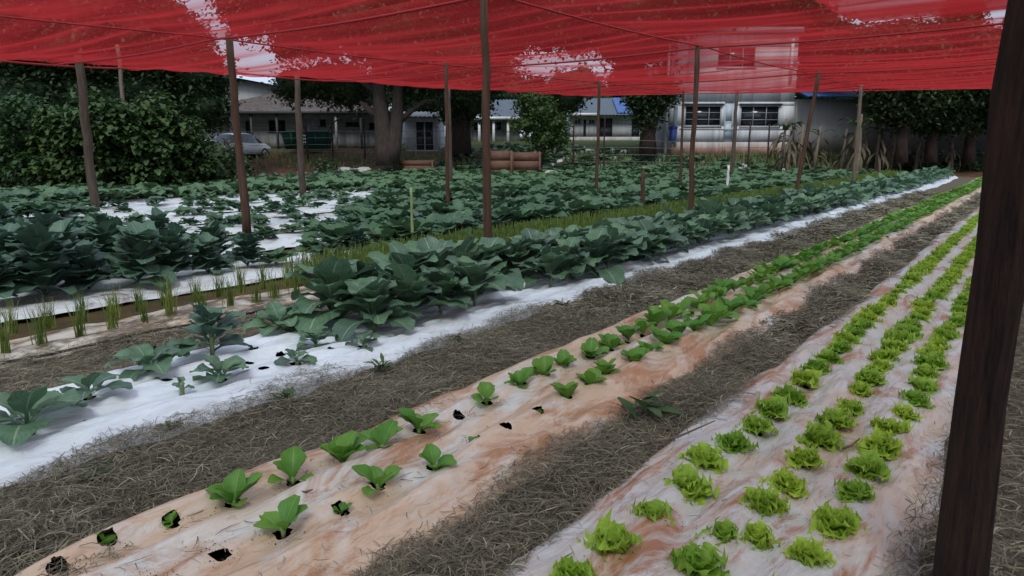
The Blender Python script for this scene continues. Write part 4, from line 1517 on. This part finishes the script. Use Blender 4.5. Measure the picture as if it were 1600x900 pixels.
def door(root, x0, x1, z1, mat='door', y0=0., z0=0.):
    d = MB()
    d.box(x0, x1, y0 + .08, y0 + .12, z0, z1)
    d.box(x0 + .1, x1 - .1, y0 + .065, y0 + .08, z0 + .2, z0 + (z1 - z0) * .45).box(x0 + .1, x1 - .1, y0 + .065, y0 + .08, z0 + (z1 - z0) * .53, z1 - .15)
    o = d.build('door', MAT[mat], root)
    h = MB()
    h.box(x1 - .12, x1 - .07, y0 + .03, y0 + .08, z0 + .95, z0 + 1.08)
    h.build('handle', MAT['chrome'], o)
    return o


def corrugated(name, a, b, c, d, mat, parent, pitch=.28, amp=.03, th=.05, label=None):
    """ribbed roof slope with corners a-b (eaves) and d-c (ridge)"""
    a, b, c, d = (np.array(p, float) for p in (a, b, c, d))
    n = max(4, int(np.linalg.norm(b - a) / pitch)) * 4
    nrm = np.cross(b - a, d - a)
    nrm /= np.linalg.norm(nrm)
    V, Q = [], []
    for k in range(n + 1):
        u = k / n
        off = nrm * amp * math.cos(u * n / 4 * 2 * math.pi)
        for v in (0, .5, 1):
            p = (a + (b - a) * u) * (1 - v) + (d + (c - d) * u) * v
            V.append(p + off)
    for k in range(n):
        for v in (0, 1):
            Q.append((k * 3 + v, k * 3 + 3 + v, k * 3 + 4 + v, k * 3 + 1 + v))
    m = MB()
    m.add(V, Q)
    V2 = [p - nrm * th for p in (a, b, c, d)]
    m.add(V2, [(0, 3, 2, 1)])
    o = m.build(name, MAT[mat], parent)
    return o


def ux(px, s):
    return (px - 800) / 570.3 * s


def house_root(name, px, s, label, zb=None):
    p = at(px, s)
    zb = float(T(*p)) if zb is None else zb
    r = empty(name, (p[0], p[1], zb - .1), YAW)
    tag(r, label, 'building')
    return r, ux(px, s), zb - .1


# tiled bungalow, left
S = 50.
r, X0, Z0 = house_root('bungalow', 640, S, 'grey walled bungalow with old brown tiled hip roof behind the dirt yard', 1.62)
fx = lambda px: ux(px, S) - X0
fz = lambda py: hz(py, S) - Z0
eav = fz(313)
H_ = [(fx(593), fx(597.5), .0, fz(319.5)), (fx(611), fx(624), fz(328), fz(319)), (fx(640), fx(644), 0., fz(319)), (fx(651), fx(655.5), fz(323.5), fz(318.5)), (fx(671), fx(681), fz(323.5), fz(320.5)), (fx(689), fx(694), fz(326), fz(321))]
m = MB()
wall_panel(m, fx(560), fx(706), -.4, eav, H_)
m.build('wall', MAT['greywall'], r)
m = MB()
m.box(fx(560), fx(560) + .2, .2, 8, -.4, eav - .02).box(fx(706) - .2, fx(706), .2, 8, -.4, eav - .02).box(fx(560), fx(706), 8, 8.2, -.4, eav - .02)
m.build('wall', MAT['greywall'], r)
door(r, H_[0][0], H_[0][1], H_[0][3])
window(r, *H_[1], 3, 2, bars='door')
door(r, H_[2][0], H_[2][1], H_[2][3], 'paledoor')
for h in H_[3:]:
    window(r, *h, 2, 1, bars='door')
x0, x1 = fx(556), fx(710)
rz_ = fz(299.5) + .35
xr0, xr1 = fx(600), fx(650)
corrugated('roof', (x0, -1.1, eav - .02), (x1, -1.1, eav - .02), (xr1, 4, rz_), (xr0, 4, rz_), 'tile', r, .3, .035)
corrugated('roof', (x1, 9, eav - .02), (x0, 9, eav - .02), (xr0, 4, rz_), (xr1, 4, rz_), 'tile', r, .3, .035)
corrugated('roof', (x1, -1.1, eav - .02), (x1, 9, eav - .02), (xr1, 4.01, rz_), (xr1, 4, rz_), 'tile', r, .3, .035)
corrugated('roof', (x0, 9, eav - .02), (x0, -1.1, eav - .02), (xr0, 4, rz_), (xr0, 4.01, rz_), 'tile', r, .3, .035)
m = MB()
m.box(x0, x1, -1.16, -1.12, eav - .17, eav + .03)
m.build('fascia', MAT['darkroof'], r)
m = MB()
for px in (586, 601.5, 621, 666, 685):
    m = MB()
    m.box(fx(px) - .07, fx(px) + .07, -1.0, -.86, -.3, eav - .1)
    m.build('verandah_post', MAT['darkroof' if px != 666 else 'frame'], r)
m = MB()
m.box(x0 + 1, fx(668), -1.0, -.005, -.35, .08)
m.build('verandah_floor', MAT['greywall'], r)

# gabled hall behind it
S = 62.
r, X0, Z0 = house_root('gabled_hall', 592, S, 'tall white hall with a dark edged gable rising behind the bungalow', 1.9)
fx = lambda px: ux(px, S) - X0
fz = lambda py: hz(py, S) - Z0
pk, er, xl_, xr_ = fz(288.5), fz(299), fx(540), fx(652)
m = MB()
V = [(xl_, 0, 0), (xr_, 0, 0), (xr_, 0, er), (fx(592), 0, pk), (xl_, 0, er)]
V2 = [(a, b + 9, c) for a, b, c in V]
m.add(V + V2, [(0, 1, 6, 5), (1, 2, 7, 6), (4, 0, 5, 9)], None, None, [(0, 2, 1), (0, 3, 2), (0, 4, 3), (5, 6, 7), (5, 7, 8), (5, 8, 9)])
m.build('wall', MAT['farwall'], r)
corrugated('roof', (xr_ + .5, -.7, er - .12), (xr_ + .5, 9.6, er - .12), (fx(592), 9.6, pk + .08), (fx(592), -.7, pk + .08), 'darkroof', r, .5, .03, .22)
corrugated('roof', (xl_ - .5, 9.6, er - .12), (xl_ - .5, -.7, er - .12), (fx(592), -.7, pk + .08), (fx(592), 9.6, pk + .08), 'darkroof', r, .5, .03, .22)


def gabled(name, S, px0, px1, pyb, pye, pyr, label, wmat, rmat, holes=(), depth=7, over=.4, zb=None):
    """simple house seen along its eaves: holes given as ('d' or 'w', px0, px1, top, bottom)"""
    zbw = hz(pyb, S) if zb is None else zb
    r, X0, Z0 = house_root(name, (px0 + px1) / 2, S, label, zbw)
    fx = lambda px: ux(px, S) - X0
    fz = lambda py: hz(py, S) - Z0
    e = fz(pye)
    hs = []
    for k, a, b, t_, bo in holes:
        hs.append((fx(a), fx(b), 0. if k == 'd' else fz(bo), fz(t_)))
    m = MB()
    wall_panel(m, fx(px0), fx(px1), -.6, e, hs)
    m.box(fx(px0), fx(px0) + .2, .2, depth, -.6, e - .01).box(fx(px1) - .2, fx(px1), .2, depth, -.6, e - .01).box(fx(px0), fx(px1), depth, depth + .2, -.6, e - .01)
    m.build('wall', MAT[wmat], r)
    for (k, *_), h in zip(holes, hs):
        if k == 'd':
            door(r, h[0], h[1], h[3])
        elif k == 'p':
            door(r, h[0], h[1], h[3], 'paledoor', 0., h[2])
        else:
            window(r, *h, 3 if h[1] - h[0] > 1.2 else 2, 3 if h[1] - h[0] > 1.6 else 2, bars='frame')
    if pyr is not None:
        rz = fz(pyr)
        xa, xb = fx(px0) - over, fx(px1) + over
        corrugated('roof', (xa, -over, e - .03), (xb, -over, e - .03), (xb, depth / 2, rz), (xa, depth / 2, rz), rmat, r)
        corrugated('roof', (xb, depth + over, e - .03), (xa, depth + over, e - .03), (xa, depth / 2, rz), (xb, depth / 2, rz), rmat, r)
    return r, fx, fz


gabled('white_shed', 47, 717, 742, 341, 316, 311, 'small white shed with dark double doors right of the forked tree', 'farwall', 'greyroof', [('d', 725.5, 731.5, 320.5, 0), ('d', 732.5, 738.5, 320.5, 0)], 5)
rr, fx, fz = gabled('verandah_house', 60, 764, 806, 335, 318, 301, 'dark roofed house with white verandah posts beyond the lawn', 'greywall', 'slateroof', [('w', 770, 777, 320, 327), ('w', 784, 792, 320, 327)], 7, 1.2)
for px in (766, 775, 786, 797):
    m = MB()
    m.box(fx(px) - .1, fx(px) + .1, -1.0, -.8, -.5, fz(318) - .05)
    m.build('verandah_post', MAT['white'], rr)
m = MB()
m.box(fx(762), fx(808), -1.25, -1.15, fz(318) - .12, fz(318) + .12)
m.build('fascia', MAT['white'], rr)
rr, fx, fz = gabled('blue_roofed_house', 62, 845, 902, 331, 315, 300, 'low white house with blue grey roof and a bright blue patch', 'farwall', 'slateroof',
                    [('w', 848.5, 853.5, 318.5, 322), ('d', 855.5, 857.5, 318.5, 0), ('w', 859.5, 864, 318.5, 322), ('d', 868, 878, 317.5, 0), ('d', 893, 899, 318.5, 0)], 7, .8)
e, rz = fz(315), fz(300)
corrugated('blue_patch', (fx(881), -.55, e + .16), (fx(897), -.55, e + .16), (fx(897), 3.1, rz + .02), (fx(881), 3.1, rz + .02), 'blueroof', rr)
m = MB()
m.box(fx(846), fx(866), -.82, -.72, e - .1, e + .12)
m.build('fascia', MAT['white'], rr)

# white building at the right
rr, fx, fz = gabled('white_building', 45, 922, 1018, 340, 254, None, 'tall white building with barred windows behind the field', 'whitewall', 'greyroof',
                    [('w', 934, 962, 308, 323.5), ('p', 964.5, 972, 305, 336), ('w', 977, 1007, 308, 324), ('w', 957, 986, 264, 279), ('w', 1035, 1036, 200, 201)][:4], 9)
e = fz(254)
m = MB()
m.box(fx(920), fx(1020), -.3, 9.5, e + .01, e + .35)
m.build('roof_slab', MAT['greyroof'], rr)
m = MB()
m.tube([(fx(919.5), -.1, -.3), (fx(919.5), -.1, e)], .09, 8)
m.build('downpipe', MAT['white'], rr)
m = MB()
m.tube([(fx(1013), -.12, fz(290)), (fx(1013), -.12, fz(258))], .1, 8)
m.build('vent_pipe', MAT['white'], rr)
m = MB()
m.box(fx(925), fx(928), -.09, -.003, .2, e - .1)
m.build('corner_pilaster', MAT['paledoor'], rr)
m = MB()
m.box(fx(930), fx(1018), -.03, -.003, fz(326) - .03, fz(326) + .03)
m.build('wall_moulding', MAT['frame'], rr)
for i_, (a_, b_) in enumerate(((934, 962), (977, 1007))):
    m = MB()
    m.box(fx(a_) - .1, fx(b_) + .1, -.16, -.003, fz(307.4), fz(306.4))
    m.build('window_hood', MAT['darkroof'], rr)
rr, fx, fz = gabled('canopy_building', 45.6, 1020, 1086, 341, 303, None, 'low mildewed building with a blue green canopy behind the dry banana plants', 'dirtywall', 'greenroof', [], 8)
corrugated('canopy', (fx(1018.5), -1.6, fz(302)), (fx(1062), -1.6, fz(302.5)), (fx(1062), .1, fz(296)), (fx(1018.5), .1, fz(296)), 'blueroof', rr, .3, .03)
corrugated('roof', (fx(1062.5), -1.2, fz(303)), (fx(1088), -1.2, fz(303)), (fx(1088), 4, fz(292)), (fx(1062.5), 4, fz(292)), 'greenroof', rr, .3, .03)
rr, fx, fz = gabled('end_wall', 46, 1088, 1260, 346, 314, None, 'low grey boundary wall glimpsed between the dark trunks at the right', 'endwall', 'greenroof', [], .4)
rr['category'] = 'wall'

# ------------------------------------------------------------------ fences
for i, (px, s, t_) in enumerate([(640, 44, 318), (660, 44, 318), (685, 44, 318), (820, 42, 318), (848, 42, 318), (872, 42, 316), (985, 42, 320), (1000, 42, 322)]):
    p = at(px, s)
    post(p[0], p[1], hz(t_, s), .05, 'thin dark fence post %s' % ['in front of the green skip', 'at the right end of the green skip', 'left of the forked tree on the yard edge', 'beside the small bright tree',
         'in front of the low white house, left end', 'in front of the low white house, centre', 'under the second window of the white building', 'at the dry banana plants'][i], mat='darkbark', group='fence posts along the yard', name='fence_post', seg=6)
for i, (a, b) in enumerate([((575, 44.1), (760, 44.1)), ((812, 42), (1000, 42))]):
    m = MB()
    for zz in (.5, .9, 1.3, 1.7):
        pa, pb = at(*a), at(*b)
        n = 12
        m.tube([(pa[0] + (pb[0] - pa[0]) * k / n, pa[1] + (pb[1] - pa[1]) * k / n, float(T(pa[0] + (pb[0] - pa[0]) * k / n, pa[1] + (pb[1] - pa[1]) * k / n)) + zz - .03 * math.sin(k)) for k in range(n + 1)], .012, 4)
    tag(m.build('wire_fence', MAT['wire']), ['thin strands of fence wire across the yard before the bungalow', 'thin strands of fence wire in front of the far lawn'][i], 'wire fence')
p = at(500, 31)
post(p[0], p[1], hz(262, 31), .09, 'pale concrete pole sticking up behind the leafy bushes', mat='greywood', name='utility_pole')


# ------------------------------------------------------------------ cars
def car(px, s, rz, paint, label, L=4.0, W=1.7, H=1.48, hatch=True):
    p = at(px, s)
    root = empty('parked_car', p + (float(T(*p)),), rz)
    tag(root, label, 'car')
    # cross-sections along the car: (x, half width, sill z, belt z, roof z, roof half width)
    if hatch:
        prof = [(-.5, .80, .35, .72, .74, .70), (-.47, .86, .28, .86, .90, .76), (-.40, .88, .25, .90, 1.18, .70), (-.33, .9, .25, .92, 1.42, .66), (-.15, .9, .25, .92, H, .66), (.08, .9, .25, .90, H - .02, .66),
                (.18, .9, .25, .90, 1.34, .66), (.30, .89, .25, .88, .95, .70), (.40, .86, .26, .80, .84, .72), (.47, .80, .28, .70, .72, .66), (.5, .72, .35, .55, .57, .6)]
    else:
        prof = [(-.5, .80, .4, .85, .9, .76), (-.49, .88, .3, .95, 1.45, .72), (-.46, .9, .27, .98, H - .05, .70), (-.2, .9, .27, .98, H, .70), (.1, .9, .27, .98, H - .03, .70), (.2, .9, .27, .97, H - .2, .70),
                (.3, .89, .27, .95, 1.02, .72), (.42, .86, .28, .88, .92, .74), (.48, .8, .3, .72, .74, .66), (.5, .72, .38, .6, .62, .6)]
    ring = []
    for x, hw, z0, zb, zr, rw in prof:
        hw *= W / 1.8
        rw *= W / 1.8
        ring.append([(x * L, -hw * .93, z0), (x * L, -hw, (z0 + zb) / 2), (x * L, -hw * .97, zb), (x * L, -rw, zr - .04 * (zr > zb + .1)), (x * L, -rw * .6, zr), (x * L, rw * .6, zr), (x * L, rw, zr - .04 * (zr > zb + .1)),
                     (x * L, hw * .97, zb), (x * L, hw, (z0 + zb) / 2), (x * L, hw * .93, z0)])
    n = 10
    V = [v for r_ in ring for v in r_]
    Qb, Qg = [], []
    for i in range(len(ring) - 1):
        for k in range(n):
            k2 = (k + 1) % n
            q = (i * n + k, i * n + k2, (i + 1) * n + k2, (i + 1) * n + k)
            tall = ring[i][4][2] - ring[i][2][2] > .2 or ring[i + 1][4][2] - ring[i + 1][2][2] > .2
            slope = abs(ring[i][4][2] - ring[i + 1][4][2]) > .14
            if (k in (2, 6) and tall) or (k in (3, 4, 5) and slope and tall):
                Qg.append(q)
            else:
                Qb.append(q)
    m = MB()
    m.add(V, Qb + [], None)
    for base in (0, (len(ring) - 1) * n):
        m.add([V[base + k] for k in range(n)], [(0, 1, 8, 9), (1, 2, 7, 8), (2, 3, 6, 7), (3, 4, 5, 6)])
    m.build('body', MAT[paint], root, False)
    g_ = MB()
    g_.add(V, Qg)
    g_.build('windows', MAT['glass'], root, False)
    for sx in (-.31, .31):
        for sy in (-1, 1):
            t = MB()
            yy = sy * W * .44
            t.tube([(sx * L, yy - .1, .31), (sx * L, yy + .1, .31)], .31, 18)
            wh = t.build('wheel', MAT['rubber'], root, True)
            t = MB()
            t.tube([(sx * L, yy - .108, .31), (sx * L, yy + .108, .31)], .18, 10)
            t.build('rim', MAT['chrome'], wh)
    for sy in (-1, 1):
        t = MB()
        t.box(-.5 * L - .02, -.47 * L, sy * W * .43 - .09, sy * W * .43 + .09, .62, .95)
        t.build('tail_lamp', MAT['tail'], root)
        t = MB()
        t.box(.475 * L, .49 * L, sy * W * .34 - .14, sy * W * .34 + .14, .52, .68)
        t.build('headlight', MAT['white'], root)
    t = MB()
    t.box(-.5 * L - .07, -.48 * L, -W * .42, W * .42, .32, .52)
    t.build('bumper', MAT[paint], root)
    t = MB()
    t.box(-.5 * L - .085, -.5 * L - .07, -.2, .2, .38, .48)
    t.build('number_plate', MAT['white'], root)
    return root


car(588, 44.5, YAW + R(68), 'carwhite', 'white hatchback parked nose away behind the leaning pole', 3.8, 1.7, 1.5)
car(563, 40, YAW + R(8), 'carblack', 'black van parked side on behind the leafy bushes', 4.0, 1.75, 1.85, False)


# green skip
def skip():
    p = at(641, 46.5)
    r = empty('rubbish_skip', p + (float(T(*p)),), YAW)
    tag(r, 'dark green metal skip with white lettering in front of the bungalow', 'skip')
    m = MB()
    a, b, h = 1.2, 1.4, 1.15
    V = [(-a, -.8, .1), (a, -.8, .1), (a, .8, .1), (-a, .8, .1), (-b, -.95, h), (b, -.95, h), (b, .95, h), (-b, .95, h)]
    m.add(V, [(0, 1, 5, 4), (1, 2, 6, 5), (2, 3, 7, 6), (3, 0, 4, 7), (0, 3, 2, 1)])
    V3 = [(x * .96, y * .96, z + (.05 if z < .5 else 0)) for x, y, z in V]
    m.add(V3, [(0, 4, 5, 1), (1, 5, 6, 2), (2, 6, 7, 3), (3, 7, 4, 0), (0, 1, 2, 3)])
    m.build('body', MAT['skip'], r)
    m = MB()
    m.box(-b - .04, b + .04, -1.01, -.94, h - .05, h + .05).box(-b - .04, b + .04, .94, 1.01, h - .05, h + .05)
    m.box(-b - .04, -b + .03, -.94, .94, h - .05, h + .05).box(b - .03, b + .04, -.94, .94, h - .05, h + .05)
    m.build('rim', MAT['skip'], r)
    for xx in (-.75, .75):
        m = MB()
        m.box(xx - .05, xx + .05, -.99, -.93, .3, h - .06)
        m.build('rib', MAT['skip'], r)
    m = MB()
    for zz, w_ in ((.92, .13), (.72, .09), (.52, .13)):
        for k in range(3):
            m.box(-.02 + (k - 1) * .12 - .04, -.02 + (k - 1) * .12 + .04, -1.0, -.962 + .0, zz - .06, zz + .06)
    m.build('painted_marks', MAT['white'], r)
    m = MB()
    m.tube([(b, -.6, h - .1), (b + .35, -.6, h + .55), (b + .9, -.6, h + .9)], .05, 6)
    m.build('lifting_arm', MAT['darkroof'], r)


skip()


# pale sacks on the bank
def sack(px, s, label, sx, sy, sz, rz):
    p = at(px, s)
    m = MB()
    nu, nv = 12, 8
    V, Q = [], []
    for i in range(nv + 1):
        ph = math.pi * i / nv
        for k in range(nu):
            th = 6.283 * k / nu
            q = 1 + .12 * math.sin(3 * th + i) + .08 * math.sin(5 * th + 2 * i)
            V.append((sx * q * math.sin(ph) ** .7 * math.cos(th), sy * q * math.sin(ph) ** .7 * math.sin(th), sz * (.5 + .5 * math.cos(ph)) * (1 + .1 * math.sin(4 * th))))
    for i in range(nv):
        for k in range(nu):
            Q.append((i * nu + k, (i + 1) * nu + k, (i + 1) * nu + (k + 1) % nu, i * nu + (k + 1) % nu))
    m.add(V, Q)
    o = m.build('filled_sack', MAT['sack'], None, True)
    o.location = p + (float(T(*p)) - .03,)
    o.rotation_euler = (0, 0, rz)
    tag(o, label, 'sack', 'sacks heaped on the yard')


sack(669, 38.5, 'pale filled sack, left one of the heap by the tree', .45, .35, .5, .2)
sack(677, 38.7, 'pale filled sack lying in the middle of the heap by the tree', .5, .35, .42, 1.2)
sack(684, 38.6, 'pale flattened sack at the right end of the heap by the tree', .45, .3, .5, .5)
sack(831, 36.5, 'whitish sack beside the plank planter at the edge of the cabbages', .4, .3, .45, .4)


def planter(px0, px1, s, top, label, tilt=0.):
    p = at((px0 + px1) / 2, s)
    w_ = (px1 - px0) / 570. * s / 2
    z0 = float(T(*p)) - .1
    h = hz(top, s) - z0
    r = empty('plank_planter', p + (z0,), YAW + tilt)
    tag(r, label, 'planter')
    for k in range(3):
        for y_ in (-.5, .5):
            m = MB()
            m.box(-w_, w_, y_ - .02, y_ + .02, h * k / 3 + .012, h * (k + 1) / 3)
            m.build('plank', MAT['crate'], r)
        for x_ in (-w_ - .025, w_ + .025):
            m = MB()
            m.box(x_ - .02, x_ + .02, -.52, .52, h * k / 3 + .012, h * (k + 1) / 3)
            m.build('plank', MAT['crate'], r)
    for x_ in (-w_ - .03, w_ + .03):
        for y_ in (-.56, .56):
            m = MB()
            m.box(x_ - .05, x_ + .05, y_ - .035, y_ + .035, -.1, h + .04)
            m.build('corner_post', MAT['crate'], r)
    m = MB()
    m.box(-w_, w_, -.47, .47, .0, h - .1)
    m.build('soil', MAT['soil'], r)


planter(783, 799, 38, 343, 'reddish plank planter box beside the middle pole')
planter(801, 821, 38.6, 344, 'long low plank planter running behind the box, left of the small tree')
planter(712, 738, 40, 350.3, 'low dark plank edging on the ground right of the forked tree')

p = at(925, 44.3)
m = MB()
m.tube([(0, 0, 0), (0, 0, .05), (0, 0, .75)], [.2, .22, .27], 12)
m.tube([(0, 0, .75), (0, 0, .8), (0, 0, .92)], [.3, .3, .12], 12)
o = m.build('waste_bin', MAT['bin'], None, True)
o.location = p + (hz(335, 44.3),)
tag(o, 'blue plastic bin hanging at the corner of the white building', 'bin')
m = MB()
m.tube([p + (float(T(*p)) - .1,), p + (hz(335, 44.3) + .02,)], .04, 6)
tag(m.build('bin_post', MAT['greywood']), 'thin post carrying the blue bin at the building corner', 'post')

# drip hose along the chive row, twigs, torn planks
m = MB()
m.tube([(-5.83 + .03 * math.sin(y * 1.7), y, float(T(-5.8, y)) + .06 + .01 * math.sin(y * 5)) for y in np.arange(.5, 30, .4)], .012, 5)
tag(m.build('drip_hose', MAT['hose'], None, True), 'black drip hose running along the chive row', 'hose')
for i, (x, y, l, a, lab) in enumerate([(-1.52, 3.16, .42, .9, 'dry forked twig lying across the edge of the grey sheet'), (-1.42, 3.1, .25, 2.2, 'short dry twig at the torn edge of the grey sheet'),
                                       (-.66, 3.62, .12, 1.1, 'small brown stick on the grey sheet among the lettuces'), (-2.45, 1.75, .1, .1, 'thin stick lying between the nearest young lettuces')]):
    m = MB()
    z = .11 if i != 0 else .07
    m.tube([(x, y, z), (x + l * .5 * math.cos(a), y + l * .5 * math.sin(a), z + .05 * l), (x + l * math.cos(a), y + l * math.sin(a), z + (.16 if i == 0 else .1) * l + .02)], [.007, .006, .003], 5)
    if i == 0:
        m.tube([(x + l * .45 * math.cos(a), y + l * .45 * math.sin(a), z), (x + l * .6 * math.cos(a + .5), y + l * .6 * math.sin(a + .5), z + .07)], [.005, .002], 5)
    tag(m.build('twig', MAT['greywood']), lab, 'twig')
